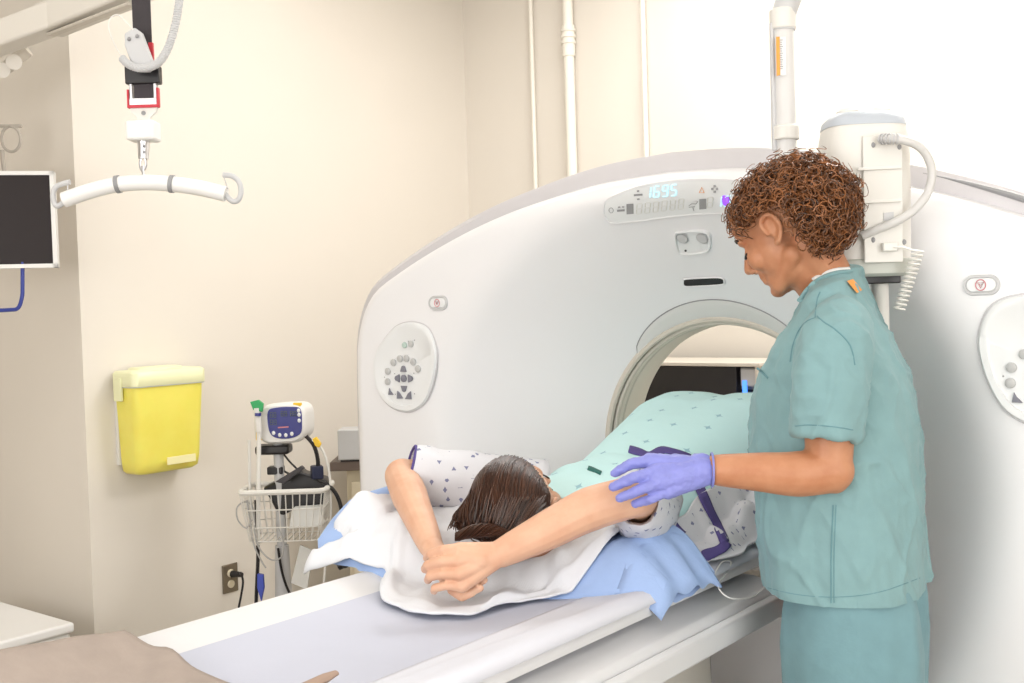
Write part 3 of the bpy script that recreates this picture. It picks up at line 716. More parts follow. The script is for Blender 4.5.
# patterned white robe: open robe lying along the near flank, and both sleeves
g = []
for i in range(90):
    y = lerp(1.93, 2.44, i/89); row = []
    for j in range(40):
        t = j/39
        inner = .178+.038*sstep((y-1.98)/.16)+.012*math.sin((y-1.93)*17)-.03*sstep((2.02-y)*8)
        dx = lerp(inner, .322, t)
        z = max(gown_z(min(dx, .245), y)+.010, .905)+.014
        fold = .020*max(0, math.sin((y-1.9)*46+dx*34+2.2*nz(dx*8, y*5, 9.)))*math.sin(math.pi*min(1, t*1.1))+.014*max(0, nz(dx*16, y*16, 1.))
        z = lerp(z+fold, .900+fold*.4, sstep((t-.55)/.45))
        row.append(V((GX+dx+.012*math.sin(y*33)*t, y, z)))
    g.append(row)
rb = MB().grid(g); rb.build('patterned_robe', M_robe, pat, solid=.004, ang=75)
def sleeve(a, b, c, ra, rb_, seed):
    pts = catmull([a, b, c], 8); n = len(pts); rs = []
    for i, p in enumerate(pts):
        t = (pts[min(i+1, n-1)]-pts[max(i-1, 0)]).normalized(); x = (Z-t*Z.dot(t)).normalized(); y = t.cross(x); u = i/(n-1); r = lerp(ra, rb_, u)
        rs.append([p+(x*math.cos(q)+y*math.sin(q))*(r*(1+.10*nz(math.cos(q)*2+seed, math.sin(q)*2, u*5))) + Z*(-.010*sstep((-math.cos(q)))) for q in [2*math.pi*k/40 for k in range(40)]])
    arm = [pts[1]+(q-pts[0])*.90 for q in rs[0]]      # cuff turns in against the arm
    return [arm]+rs
rsF = sleeve(lerp(elF, shF, -.02)+V((.012, .02, .012)), lerp(elF, shF, .5)+V((0, 0, .012)), shF+V((.03, .03, .005)), .056, .086, 0.)
sl1 = MB().rings(rsF, cap=False).build('robe_sleeve', M_robe, pat, solid=.004, ang=80)
MB().tube(rsF[1], .0035, 6, closed=True).build('sleeve_trim', M_purple, sl1)
rsN = sleeve(lerp(elN, shN, .10)+V((.001, 0, -.003)), lerp(elN, shN, .55)+V((.002, 0, -.010)), shN+V((-.02, .03, 0)), .042, .080, 4.)
sl2 = MB().rings(rsN, cap=False).build('robe_sleeve', M_robe, pat, solid=.004, ang=80)
cl_bvh = BVHTree.FromPolygons([tuple(v) for v in gw.v]+[tuple(v) for v in rb.v], gw.f+[tuple(i+len(gw.v) for i in f) for f in rb.f])
def cast(bvh, px, py, off=.004, fb=2.3):
    d = ray(px, py); h = bvh.ray_cast(CAM, d.normalized())
    if h[0] is None: return P(px, py, fb)
    return h[0]-d.normalized()*off
def ribbon(pts, wpx, name, m, parent, bvh=cl_bvh, off=.010):
    """flat cloth strip whose two edges lie on the cloth under it"""
    c = catmull([V((x, y, 0)) for x, y in pts], 6); g = []
    for i, p in enumerate(c):
        t = (c[min(i+1, len(c)-1)]-c[max(i-1, 0)]).normalized(); n = V((-t.y, t.x, 0)); w_ = wpx*(.92+.10*math.sin(i*.5))*.5
        g.append([cast(bvh, *(p+n*k*w_).xy, off) for k in (-1, -.4, .4, 1)])
    return MB().grid(g).build(name, m, parent, solid=.003, ang=80)
ribbon([(629, 449), (640, 452), (650, 455), (662, 450), (674, 452), (690, 458)], 7, 'robe_trim', M_purple, pat)
ribbon([(699, 486), (708, 506), (717, 524), (725, 543)], 9, 'robe_trim', M_purple, pat)
ribbon([(703, 556), (712, 553), (722, 548), (727, 542)], 11, 'robe_trim', M_purple, pat)
ribbon([(666, 516), (674, 526), (683, 535)], 9, 'robe_trim', M_purple, pat)
ribbon([(588, 468), (594, 470), (601, 473)], 4, 'neck_trim', M_green, pat)

# ------------------------------------------------------------------ standing person in scrubs
ST = P(845, 600, 2.24); nur = empty('person', (ST.x, ST.y, 0), 'person standing in teal scrubs with curly auburn hair and violet glove', 'person')
AL = R(25); NF = (-rh*math.cos(AL)+fh*math.sin(AL)); NL = Z.cross(NF)
ND = 2.24
def ell_ring(c, a, b, n=40, pw=2.4):
    out = []
    for k in range(n):
        q = 2*math.pi*k/n; x = math.copysign(abs(math.cos(q))**(2/pw), math.cos(q)); y = math.copysign(abs(math.sin(q))**(2/pw), math.sin(q))
        out.append(c+NF*(a*x)+NL*(b*y))
    return out
def torso_rows(rows, shrink=0.):
    rs = []
    for y, x0, x1, b in rows:
        c = P((x0+x1)/2, y, ND); wv = (x1-x0)/2/(FPX/ND)
        a = math.sqrt(max(.03**2, wv**2-(b*math.sin(AL))**2))/math.cos(AL)
        rs.append(ell_ring(c, max(.02, a-shrink), max(.02, b-shrink)))
    return rs
rows = [(262, 836, 850, .04), (269, 833, 856, .062), (278, 815, 865, .085), (290, 803, 873, .118), (305, 793, 881, .152), (322, 784, 889, .174), (340, 773, 897, .185), (370, 761, 907, .185), (400, 756, 914, .180), (440, 755, 916, .178), (480, 756, 918, .182), (520, 758, 920, .190), (560, 762, 923, .198), (602, 766, 926, .203), (650, 770, 928, .206)]
# skin body
nb = MB()
NO = P(787, 231, 2.235); yaw = R(35); pit = R(28)
hf = (-rh*math.cos(yaw)+fh*math.sin(yaw)); HFn = hf*math.cos(pit)-Z*math.sin(pit); HUn = Z*math.cos(pit)+hf*math.sin(pit)
nmx = head_parts(nb, NO, HFn, HUn)
nb.cap(NO+nmx @ V((-.028, 0, -.045)), P(838, 294, 2.25), .050, .047)
nb.cap(NO+nmx @ V((.01, 0, -.06)), P(826, 298, 2.25), .040, .042)
nb.rings(torso_rows([(r[0], r[1], r[2], r[3]) for r in rows[4:-2]], .030))
shL = P(830, 345, 2.08); elL = P(829, 471, 2.045); wrL = P(716, 470, 2.055)
nb.ell(shL, (.055, .055, .055))
limb(nb, [shL, lerp(shL, elL, .5), elL+V((0, 0, .005))], [.050, .048, .042])
limb(nb, [P(831, 470, 2.045), P(797, 474, 2.043), P(760, 472, 2.045), wrL], [.043, .043, .037, .029])
nb.ell(P(834, 482, 2.045), (.026, .026, .022))
# far arm hangs at the far side
shR = P(842, 345, 2.40); elR = P(838, 470, 2.42); wrR = P(812, 560, 2.40)
limb(nb, [shR, elR, wrR], [.05, .04, .028]); nb.cap(wrR, wrR-Z*.07, .03, .032)
for k in range(4): finger(nb, [wrR-Z*.08+NF*(.026-.017*k), wrR-Z*.13+NF*(.028-.018*k), wrR-Z*(.165-.006*abs(k-1.5))+NF*(.02-.016*k)+NL*.012], [.009, .0085, .0075])
finger(nb, [wrR-Z*.02+NF*.025, wrR-Z*.07+NF*.05, wrR-Z*.10+NF*.055], [.012, .010, .008])
# legs
hipc = P(846, 602, ND)
for s in (-1, 1):
    h = V((hipc.x, hipc.y, .86))+NL*(.088*s); limb(nb, [h, V((h.x, h.y, .46))+NF*.005, V((h.x, h.y, .10))-NF*.01], [.085, .055, .04])
    nb.cap(V((h.x, h.y, .045))-NF*.03, V((h.x, h.y, .035))+NF*.14, .035, .03)
# gloved hand: the same fingers in the body mesh and, a little larger, in the glove
def left_hand(mb, g):
    k_ = [P(650, 461, 2.055), P(655, 472, 2.035), P(661, 482, 2.025), P(667, 491, 2.03)]
    t_ = [((631, 464, 2.055), (615, 473, 2.065)), ((633, 478, 2.028), (613, 487, 2.045)), ((641, 489.5, 2.018), (620, 498, 2.035)), ((652, 498.5, 2.022), (635, 504, 2.04))]
    for k in range(4):
        a = lerp(wrL, k_[k], .18); mb.cap(a, k_[k], .0205+g, .0145+g)
        r = (.0092, .0094, .0090, .0081)[k]
        finger(mb, [k_[k], P(*t_[k][0]), P(*t_[k][1])], [r*1.22+g, r*1.02+g, r*.84+g])
    mb.cap(lerp(wrL, k_[1], .35), lerp(k_[1], k_[2], .5), .022+g, .017+g)
    finger(mb, [P(698, 466, 2.075), P(676, 460, 2.105), P(656, 464, 2.125)], [.016+g, .012+g, .009+g])
left_hand(nb, -.002)
me = remesh(nb, .0036, 7)
body = finish(me, 'body', M_skin_n, nur, ang=180)
gl = MB(); left_hand(gl, .0012); gl.cap(lerp(wrL, P(655, 472, 2.035), .25), P(700, 469.5, 2.055), .028, .0315)
me = remesh(gl, .0022, 3)
displace(me, lambda c, n: .0011*nz(c.x*90+c.z*40, c.y*90, c.z*130)+.0008*nz(c.x*200, c.y*200, c.z*240))
glo = finish(me, 'glove', M_glove, nur, ang=180)
cr = [P(712+1.2*math.cos(a), 469.8+16.6*math.sin(a), 2.055)+fh*(.0312*math.cos(a)) for a in [i*math.pi/16 for i in range(32)]]
MB().tube(cr, .0022, 6, closed=True).build('glove_cuff', M_glove, glo)
# face details
for s in (-1, 1):
    MB().tube(catmull([NO+nmx @ V(p) for p in ((.080, s*.047, -.006), (.089, s*.039, -.009), (.094, s*.030, -.011), (.089, s*.020, -.007))], 4), [.001]+[.0022]*11+[.001], 6).build('eyelash', M_dk, nur)
    MB().tube(catmull([NO+nmx @ V(p) for p in ((.083, s*.052, .024), (.092, s*.036, .031), (.097, s*.018, .027))], 4), [.0015]+[.0035]*7+[.002], 6, flat=.6).build('eyebrow', M_hairbase, nur)
    MB().tube(catmull([HO+hmx @ V(p) for p in ((.080, s*.046, -.006), (.089, s*.038, -.009), (.091, s*.030, -.010), (.089, s*.020, -.007))], 4), [.001]+[.0015]*11+[.001], 6).build('eyelash', M_dk, pat)
    MB().tube(catmull([HO+hmx @ V(p) for p in ((.083, s*.052, .024), (.092, s*.036, .031), (.097, s*.018, .027))], 4), [.0015]+[.003]*7+[.002], 6, flat=.6).build('eyebrow', M_hairbase, pat)
# scrub top: trunk, sleeves, remeshed into one garment
tb = MB().rings(torso_rows(rows[1:]))
hemc = P(826, 440, 2.045)
def tube_open(mb, pts, rads, inner):
    c = catmull(pts, 6); k = len(pts); n = len(c); fr_ = []
    for i in range(n): u = i/6; a = min(int(u), k-2); fr_.append(lerp(rads[a], rads[a+1], u-a))
    rs = []
    def ring(i, r):
        t = (c[min(i+1, n-1)]-c[max(i-1, 0)]).normalized(); x = (fh-t*fh.dot(t)).normalized(); y = t.cross(x)
        return [c[i]+(x*math.cos(q)+y*math.sin(q))*r for q in [2*math.pi*j/28 for j in range(28)]]
    for i in range(n): rs.append(ring(i, fr_[i]))
    for i in range(n-1, n-6, -1): rs.append(ring(i, fr_[i]-inner))
    mb.rings(rs)
tube_open(tb, [P(846, 318, 2.13), P(836, 345, 2.08), P(829, 390, 2.05), P(825, 437, 2.045)], [.050, .070, .066, .0605], .012)
tube_open(tb, [P(850, 322, 2.36), P(848, 350, 2.40), P(850, 400, 2.42), P(852, 440, 2.42)], [.050, .066, .062, .058], .012)
tb.ell(P(838, 335, 2.10), (.062, .062, .055))
me = remesh(tb, .0048, 5)
def scrub_fold(c, n):
    u = (c-CAM).dot(rh); v = (c-CAM).dot(fh)
    f = .007*nz(u*11+3, v*11, c.z*2.2)+.005*nz(u*20+c.z*9, v*20, c.z*4-u*8)+.0035*(.4-abs(nz(u*38+c.z*10, v*38, c.z*16)))
    def rd(a, k): return max(0, 1-abs(a)*k)**2
    f += .0055*rd(nz(u*9+c.z*5, v*9+4, c.z*2.2+u*5), 5)*sstep((1.33-c.z)/.2)
    f += .0055*rd(nz(u*7-c.z*6+9, v*7, c.z*3.5+u*4), 5.5)
    f += .0025*rd(nz(u*18+c.z*14, v*18+2, c.z*15-u*6), 3)*sstep((c.z-1.0)/.1)
    return f
displace(me, scrub_fold)
b2_ = bmesh.new(); b2_.from_mesh(me); HEMZ = P(846, 606, ND-.18).z
bmesh.ops.bisect_plane(b2_, geom=b2_.verts[:]+b2_.edges[:]+b2_.faces[:], plane_co=(0, 0, HEMZ), plane_no=(0, 0, 1), clear_inner=True)
b2_.to_mesh(me); b2_.free()
top = finish(me, 'scrub_top', M_scrub, nur, ang=180)
tv = [tuple(v.co+origin_of(nur)) for v in me.vertices]; tf = [tuple(p.vertices) for p in me.polygons]
tbvh = BVHTree.FromPolygons(tv, tf)
def seam(pts, r=.0014): 
    c = catmull([V((x, y, 0)) for x, y in pts], 8); MB().tube([cast(tbvh, p.x, p.y, .0002, 2.1) for p in c], r, 6).build('seam', M_seam, top)
seam([(833, 505), (832, 530), (831, 560), (831, 603)]); seam([(836, 505), (835, 530), (834, 560), (834, 603)], .0010)
seam([(814, 318), (806, 322), (799, 330), (793, 345), (790, 362)]); seam([(817, 316), (824, 322), (836, 330), (850, 345), (855, 365)])
seam([(815, 318), (817, 300), (820, 292)], .0012); seam([(795, 426), (810, 425), (835, 427), (853, 430)], .0010)
seam([(768, 588), (800, 595), (840, 597), (880, 592), (920, 578)], .0008); seam([(757, 368), (762, 372), (768, 378)], .0022)
nk = [cast(tbvh, p.x, p.y, .001, 2.17) for p in catmull([V((x, y, 0)) for x, y in ((800, 300), (806, 291), (815, 282), (826, 276), (838, 272.5), (850, 271.5))], 5)]
MB().tube(nk, .0065, 8, flat=.7).build('neckband', M_scrub, top)
MB().tube([p+Z*.006+fh*.010 for p in nk[10:]], .005, 8, flat=.7).build('undershirt_collar', M_undershirt, nur)
lb = [cast(tbvh, x, y, .010, 2.2) for x, y in ((847, 281), (853, 279), (862, 290), (857, 293))]
MB().prism(lb, -fh*.001).build('neck_label', M_orange, top)
# trousers
tr = MB()
for s in (-1, 1):
    h = V((hipc.x, hipc.y, 0))+NL*(.092*s)
    tr.rings([[h+V((0, 0, z))+NF*((a+.012)*math.cos(q)+o-.022)+NL*(b*math.sin(q)) for q in [2*math.pi*k/32 for k in range(32)]] for z, a, b, o in ((.05, .088, .088, -.01), (.25, .088, .085, -.008), (.45, .095, .088, 0), (.62, .112, .098, 0), (.76, .122, .106, 0), (.83, .116, .102, 0), (.93, .10, .09, 0))])
me = remesh(tr, .006, 5)
displace(me, lambda c, n: .010*nz(c.x*14, c.y*14, c.z*2.5)+.004*nz(c.x*26, c.y*26, c.z*9))
finish(me, 'scrub_trousers', M_scrub2, nur, ang=180)
for s in (-1, 1):
    h = V((hipc.x, hipc.y, 0))+NL*(.092*s); sh = MB().cap(h+Z*.05-NF*.035, h+Z*.042+NF*.145, .042, .036); me = remesh(sh, .005, 2)
    finish(me, 'shoe', M_shoe, nur, ang=180)
# curly hair
hc = V((-.026, 0, .018)); hrd = V((.130, .108, .108))
def bare(p):                         # face, ears and neck stay free of hair
    if p.x > .050 and p.z < .070: return True
    if p.x > -.036 and p.z < .040 and abs(p.y) > .040: return True
    if p.x > -.045 and p.z < -.02: return True
    return p.z < -.112
capm = MB(); NU, NV = 40, 26; pv = []
for i in range(NV+1):
    ph = math.pi*i/NV
    for j in range(NU):
        q = 2*math.pi*j/NU; pv.append(V((-.014+.106*math.sin(ph)*math.cos(q), .086*math.sin(ph)*math.sin(q), .040+.096*math.cos(ph))))
fs = []
for i in range(NV):
    for j in range(NU):
        f = (i*NU+j, i*NU+(j+1) % NU, (i+1)*NU+(j+1) % NU, (i+1)*NU+j)
        if not any(bare(pv[k]) for k in f): fs.append(f)
capm.add([NO+nmx @ p for p in pv], fs)
nh = capm.build('hair', M_hairbase, nur, solid=.006)
cu = MB(); cnt = 0; k = 0
while cnt < 2100 and k < 14000:
    k += 1
    zz = random.uniform(-1, 1); q = random.uniform(0, 2*math.pi); s_ = math.sqrt(1-zz*zz); n = V((s_*math.cos(q), s_*math.sin(q), zz))
    dep = random.uniform(.74, .98)
    base = V((hc.x+n.x*hrd.x*dep, hc.y+n.y*hrd.y*dep, hc.z+n.z*hrd.z*dep))
    if k % 3 == 0:
        d2 = random.uniform(.98, 1.12); base = V((-.014+.106*n.x*d2, .086*n.y*d2, .040+.096*n.z*d2))
    if bare(base): continue
    tan = n.cross(V((random.gauss(0, 1), random.gauss(0, 1), random.gauss(0, 1)))).normalized()
    fly = random.random() < .10
    ax = (n*random.uniform(.1, .7)+tan*.8+V((-.25, 0, -.40))+n*(.8 if fly else 0)).normalized()
    ln = random.uniform(.025, .055); rad = random.uniform(.006, .0115); tu = random.uniform(1.2, 2.6); ph = random.uniform(0, 6.28)
    e1 = ax.orthogonal().normalized(); e2 = ax.cross(e1); pts = []; np_ = 20; lim = random.uniform(1.0, 1.10)+(.10 if fly else 0)
    for i in range(np_):
        t = i/(np_-1); a = ph+t*tu*2*math.pi; r_ = rad*(.5+.5*sstep(t*3))*(1.0+.25*t)
        p = base+ax*(ln*t)+(e1*math.cos(a)+e2*math.sin(a))*r_
        d = V(((p.x-hc.x)/hrd.x, (p.y-hc.y)/hrd.y, (p.z-hc.z)/hrd.z)); L_ = d.length
        if L_ > lim: f = (lim+(L_-lim)*.35)/L_; p = hc+(p-hc)*f
        if abs(p.y) > .05 and (V((p.x, abs(p.y), p.z))-V((-.002, .082, -.002))).length < .037: pts = None; break
        pts.append(NO+nmx @ p)
    if pts is None: continue
    w_ = random.uniform(.0009, .0016)*(.6 if fly else 1)
    cu.tube(pts, [w_]*(np_-2)+[w_*.7, w_*.3], 4, cap=False); cnt += 1
cu.build('curls', M_hairn, nh)
# ------------------------------------------------------------------ ceiling hung contrast injector behind the standing person
ID = 2.33
inj = P(864, 200, ID); ic = V((inj.x, inj.y, 0))
root = empty('contrast_injector', (ic.x, ic.y, P(864, 278, ID).z), 'white cylindrical contrast injector head hanging behind the curly-haired person', 'injector')
SC = FPX/ID
zt, zb = P(862, 113, ID).z, P(868, 277, ID).z
def rbox_ring(z, a, b, n=36, pw=3.2, ox=0.):
    out = []
    for k in range(n):
        q = 2*math.pi*k/n; x = math.copysign(abs(math.cos(q))**(2/pw), math.cos(q)); y = math.copysign(abs(math.sin(q))**(2/pw), math.sin(q))
        out.append(V((ic.x, ic.y, z))+rh*(a*.89*x+ox)+fh*(b*.86*y))
    return out
H = zt-zb
MB().rings([rbox_ring(zb+.035, .098, .085), rbox_ring(zb+H*.5, .100, .088), rbox_ring(zb+H*.8, .099, .087), rbox_ring(zt-.032, .092, .080), rbox_ring(zt-.028, .086, .074)]).build('housing', M_offw, root)
MB().rings([rbox_ring(zt-.034, .094, .082), rbox_ring(zt-.020, .090, .078), rbox_ring(zt-.006, .074, .064), rbox_ring(zt-.004, .06, .05)]).build('top_ring', M_bluegrey, root)
for ox in (-.031, .036): MB().lathe([(.023, -.01), (.023, .011), (.018, .016), (.001, .016)], V((ic.x, ic.y, zt-.008))+rh*ox, Z, 20).build('top_cap', M_offw, root)
MB().rings([rbox_ring(zb, .092, .080), rbox_ring(zb+.006, .101, .089), rbox_ring(zb+.034, .101, .089), rbox_ring(zb+.037, .096, .084)]).build('base_ring', M_lip2 if 'M_lip2' in globals() else mat('base_grey_green', (.52, .53, .48), .45), root)
def front(px, py, o=0.): return P(px, py, ID-.0800-o)
pan = MB().prism([front(862, 136), front(902, 134), front(903, 262), front(864, 263)], -fh*.004).build('service_panel', mat('panel_off_white', (.72, .70, .66), .4), root, bevel=.002)
for y in (168, 201): MB().prism([front(857, y, .002), front(900, y-2, .002), front(900, y+1, .002), front(857, y+3, .002)], -fh*.008).build('panel_ridge', M_offw, root, bevel=.001)
for x, y in ((873, 145), (899, 147), (873, 240), (904, 242)): MB().ell(front(x, y, .003), (.005, .004, .006), nu=10, nv=6).build('screw_hole', M_grey, root)
MB().prism([front(883, 213, .002), front(893, 212, .002), front(893, 220, .002), front(883, 221, .002)], -fh*.004).build('print_mark', M_lgrey, root)
MB().box(front(889, 247, .01), (.03, .02, .018), YAW).build('socket', M_offw, root, bevel=.003)
hp_ = catmull([front(880, 139, .012), front(890, 139, .03), front(903, 140, .035), front(918, 146, .03), front(928, 158, .025), front(932, 175, .02), front(927, 194, .02), front(914, 210, .02), front(897, 221, .02), front(878, 229, .012), front(862, 236, .0)], 8)
hose = MB().tube(hp_, .0088, 10).build('hose', mat('hose_grey', (.62, .61, .60), .4), root)
cf = MB()
for k in range(6): p = hp_[2+k*2]; q = hp_[3+k*2]; cf.cyl(p, q, .0115, n=12)
cf.build('hose_collar', M_lgrey, hose)
cpts = [front(893, 247, .02), front(903, 247, .025), front(912, 250, .02)]
for i in range(160):
    t = i/159; a = t*2*math.pi*13; c = P(lerp(918, 899, t), lerp(252, 310, t), ID-.10); cpts.append(c+rh*(.011*math.cos(a))+fh*(.011*math.sin(a)))
MB().tube(cpts, .0022, 6).build('coiled_cord', M_offw, root)
MB().cyl(V((ic.x, ic.y, zb-.20))+rh*.03, V((ic.x, ic.y, zb+.01))+rh*.03, .018).build('lower_stem', M_offw, root)
MB().box(V((ic.x, ic.y, zb-.005))+rh*.02, (.09, .06, .02), YAW).build('mount_bracket', M_dk, root, bevel=.003)
# suspension arm: vertical post beside the head, elbow towards the ceiling
d = 2.42
ax_ = P(784, 75, d)
pt = MB().cyl(V((ax_.x, ax_.y, 1.64)), V((ax_.x, ax_.y, P(784, 22, d).z)), .0235, n=24).build('post', M_lgrey2 if 'M_lgrey2' in globals() else mat('post_grey', (.68, .67, .66), .4), root)
zt_ = P(784, 22, d).z
bend = catmull([V((ax_.x, ax_.y, zt_-.02)), V((ax_.x, ax_.y, zt_+.02))+rh*.004, V((ax_.x, ax_.y, zt_+.08))+rh*.03, V((ax_.x, ax_.y, zt_+.20))+rh*.10, V((ax_.x, ax_.y, CEIL))+rh*.16], 6)
MB().tube(bend, .027, 16).build('upper_arm', M_lgrey, root)
for y, h, r in ((20, .045, .029), (133, .032, .030)): 
    q = V((ax_.x, ax_.y, P(784, y, d).z)); MB().cyl(q-Z*h/2, q+Z*h/2, r, n=24).build('collar', M_offw, root, bevel=.004)
cb = [V((ax_.x, ax_.y, P(784, y, d).z))-rh*.026-fh*.006 for y in (24, 60, 100, 150)]
MB().tube(cb, .006, 8).build('post_cable', M_lgrey, root)
for x0, x1, mt in ((776, 779.5, M_orange), (779.5, 785.5, M_panel)):
    MB().prism([P(x0, 37, d-.025), P(x1, 36.8, d-.026), P(x1+.6, 75, d-.026), P(x0+.6, 76, d-.025)], -fh*.002).build('warning_label', mt, root)
tl = MB()
for k in range(14): a = P(781+.1*k*.3, 40+k*2.2, d-.0285); tl.box(a, (.005 if k % 3 else .008, .001, .0012), YAW)
tl.build('label_text', M_grey, root)
# link arm from the post to the injector head, and its foot, behind the person's head
MB().tube(catmull([V((ax_.x, ax_.y, 1.66)), lerp(V((ax_.x, ax_.y, 1.66)), V((ic.x, ic.y, 1.66)), .5), V((ic.x, ic.y, 1.66))], 6), .022, 12).build('link_arm', M_offw, root)

# ------------------------------------------------------------------ patient lift with spreader bar
LD = 3.0
def L(px, py, o=0.): return P(px, py, LD-o)
lc = L(143, 100)
root = empty('patient_lift', (lc.x, lc.y, CEIL), 'ceiling patient lift with black strap and white spreader bar', 'patient lift')
def lbox(x0, y0, x1, y1, dep, o=0.):
    a, b = L(x0, y0, o), L(x1, y1, o); c = (a+b)/2; return MB().box(c, (abs((b-a).dot(rh)), dep, abs((b-a).z)), YAW)
sb = L(143, 48); MB().box(V((sb.x, sb.y, (sb.z+CEIL)/2)), (.050, .004, CEIL-sb.z), YAW).build('strap', mat('black_webbing', (.035, .028, .032), .7, bump=.3, bscale=120), root)
mo = V((sb.x, sb.y, CEIL-.14)); MB().box(mo, (.42, .22, .2), YAW).build('motor_unit', M_offw, root, bevel=.03)
MB().box(V((sb.x, sb.y, CEIL-.02)), (1.6, .08, .04), YAW).build('ceiling_track', M_offw, root, bevel=.005)
lbox(149, 43, 154, 66, .012, .004).build('red_tab', M_red, root, bevel=.001)
lbox(126, 67, 161, 84, .030).build('strap_clamp', M_dk, root, bevel=.004)
lbox(134, 80, 154, 99, .008, .0).build('webbing_loop', mat('black_webbing2', (.03, .022, .028), .6), root)
bk = MB()
for x0, x1, y0, y1 in ((130, 134, 80, 107), (154, 158, 80, 107), (130, 158, 99, 106)): 
    a, b = L(x0, y0), L(x1, y1); bk.box((a+b)/2, (abs((b-a).dot(rh)), .02, abs((b-a).z)), YAW)
bk.build('buckle', M_metal, root, bevel=.002)
rt = MB()
for x0, x1, y0, y1 in ((127.5, 130, 90, 107), (157, 159.5, 88, 107), (128, 159, 105.5, 107.5)):
    a, b = L(x0, y0, .004), L(x1, y1, .004); rt.box((a+b)/2, (abs((b-a).dot(rh)), .016, abs((b-a).z)), YAW)
rt.build('red_edge', M_red, root, bevel=.001)
br = MB().prism([L(x, y, .006) for x, y in ((130, 107), (157, 107), (156, 112), (150, 117), (149.5, 121), (137, 121), (136.5, 117), (131, 112))], fh*.012).build('hanger_plate', M_offw, root, bevel=.001)
MB().cyl(L(143.5, 113, .010), L(143.5, 113, -.01), .006, n=12).build('bolt', M_grey, root)
lbox(129, 122, 158, 141, .07).build('swivel_block', mat('white_abs', (.82, .81, .79), .4), root, bevel=.008)
MB().cyl(L(143.5, 141), L(143.5, 159), .016, .014).build('swivel_shank', M_metal, root)
for yy in (146, 152): MB().ell(L(144, yy, .016), (.004, .004, .004), nu=8, nv=6).build('rivet', M_grey, root)
MB().tube(catmull([L(141, 158), L(140, 165), L(142.5, 171), L(146, 165), L(145, 158)], 5), .0035, 8).tube(catmull([L(143, 166), L(143.5, 175), L(145.5, 182)], 4), .0045, 8).build('hook_link', M_metal, root)
bar = catmull([L(64, 200), L(90, 191), L(117, 184.5), L(145, 182.5), L(172, 184), L(200, 188), L(226, 194)], 6)
bo = MB().tube(bar, [.0215]*len(bar), 20).build('spreader_bar', mat('white_bar', (.84, .83, .82), .35), root)
for x, y, x2, y2 in ((116, 184.6, 120, 184), (170, 183.8, 174, 184.2)): MB().cyl(L(x, y), L(x2, y2), .0245, n=24).build('bar_clamp', M_grey, bo)
for pts in ([(66, 200), (58, 206), (54, 202), (53, 194), (56, 187), (62, 184), (70, 182)], [(225, 194), (232, 201), (238, 200), (241, 192), (239, 182), (232, 176), (223, 175)]):
    h_ = MB().tube(catmull([L(x, y) for x, y in pts], 6), .0075, 10).build('sling_hook', M_lgrey, bo)
for x, y, x2, y2 in ((68, 183, 67, 196), (224, 177, 228, 189)): MB().tube([L(x, y), L(x2, y2)], .0015, 6).build('hook_latch', M_metal, bo)
# hand control hooked on the strap with its coiled lead
hcx = [(124, 33), (134, 27), (141, 32), (154, 66), (148, 71), (137, 71), (131, 64), (124, 45)]
hcb = MB().prism([L(x, y, .05) for x, y in hcx], fh*.024).build('hand_control', M_lgrey, root, bevel=.005)
for x, y in ((129, 39), (137, 36)): MB().ell(L(x, y, .052), (.006, .004, .006), nu=12, nv=6).build('control_button', M_grey, hcb)
ld = catmull([L(x, y, .06) for x, y in ((122, 58), (128, 64), (138, 68), (150, 67), (160, 61), (168, 48), (174, 30), (178, 10), (180, -12), (180, -60))], 14)
q = []
for i in range(len(ld)*4-4):
    u = i/4; a = int(u); p = lerp(ld[a], ld[a+1], u-a); t = (ld[a+1]-ld[a]).normalized(); x = fh; y = t.cross(x); an = i*.95; q.append(p+(x*math.cos(an)+y*math.sin(an))*.0075)
MB().tube(q, .0042, 6).build('coiled_lead', M_lgrey, root)
MB().tube(catmull([L(x, y, .05) for x, y in ((124, 59), (115, 45), (109, 28), (111, 18), (118, 15), (126, 22), (133, 30))], 6), .0022, 6).build('wrist_loop', M_offw, root)

# ------------------------------------------------------------------ ceiling boom with hanging monitor
MD = 3.75
root = empty('ceiling_boom', P(30, 40, MD)+Z*0, 'cream ceiling boom arm sloping across the top left corner', 'boom arm')
b0 = P(-90, 72, MD); b1 = P(135, -12, 3.3); b2 = P(240, -52, 3.15)
def beam(a, b, ha, hb, wd, name, m):
    t = (b-a).normalized(); s_ = t.cross(Z).normalized(); u = s_.cross(t)
    MB().rings([[p+u*(h*k1)+s_*(wd*k2) for k1, k2 in ((-.5, -.5), (.5, -.5), (.5, .5), (-.5, .5))] for p, h in ((a, ha), (b, hb))]).build(name, m, root, bevel=.01)
beam(b0, P(70, 12, 3.5), .085, .085, .09, 'boom_beam', M_boom if 'M_boom' in globals() else mat('boom_cream', (.72, .68, .62), .45))
beam(P(48, 21, 3.56), b1, .095, .075, .10, 'boom_beam', MATS['boom_cream'])
beam(P(50, 35, 3.53), P(132, 4, 3.27), .010, .010, .03, 'boom_groove', M_lip)
beam(b1, b2, .075, .07, .09, 'boom_beam', MATS['boom_cream'])
MB().cyl(b2, V((b2.x, b2.y, CEIL)), .06).build('ceiling_column', M_offw, root)
MB().tube(catmull([P(-8, 72, MD), P(6, 68, MD), P(15, 60, MD), P(28, 50, MD)], 5), [.022]*16, 10).build('joint_linkage', M_lip, root)
for x, y in ((2, 70), (14, 62)): MB().cyl(P(x, y, MD-.03), P(x, y, MD+.03), .026, n=16).build('joint_knuckle', MATS['boom_cream'], root)
MB().cyl(P(-60, 62, MD), P(-58, 190, MD), .03).build('drop_tube', MATS['boom_cream'], root)
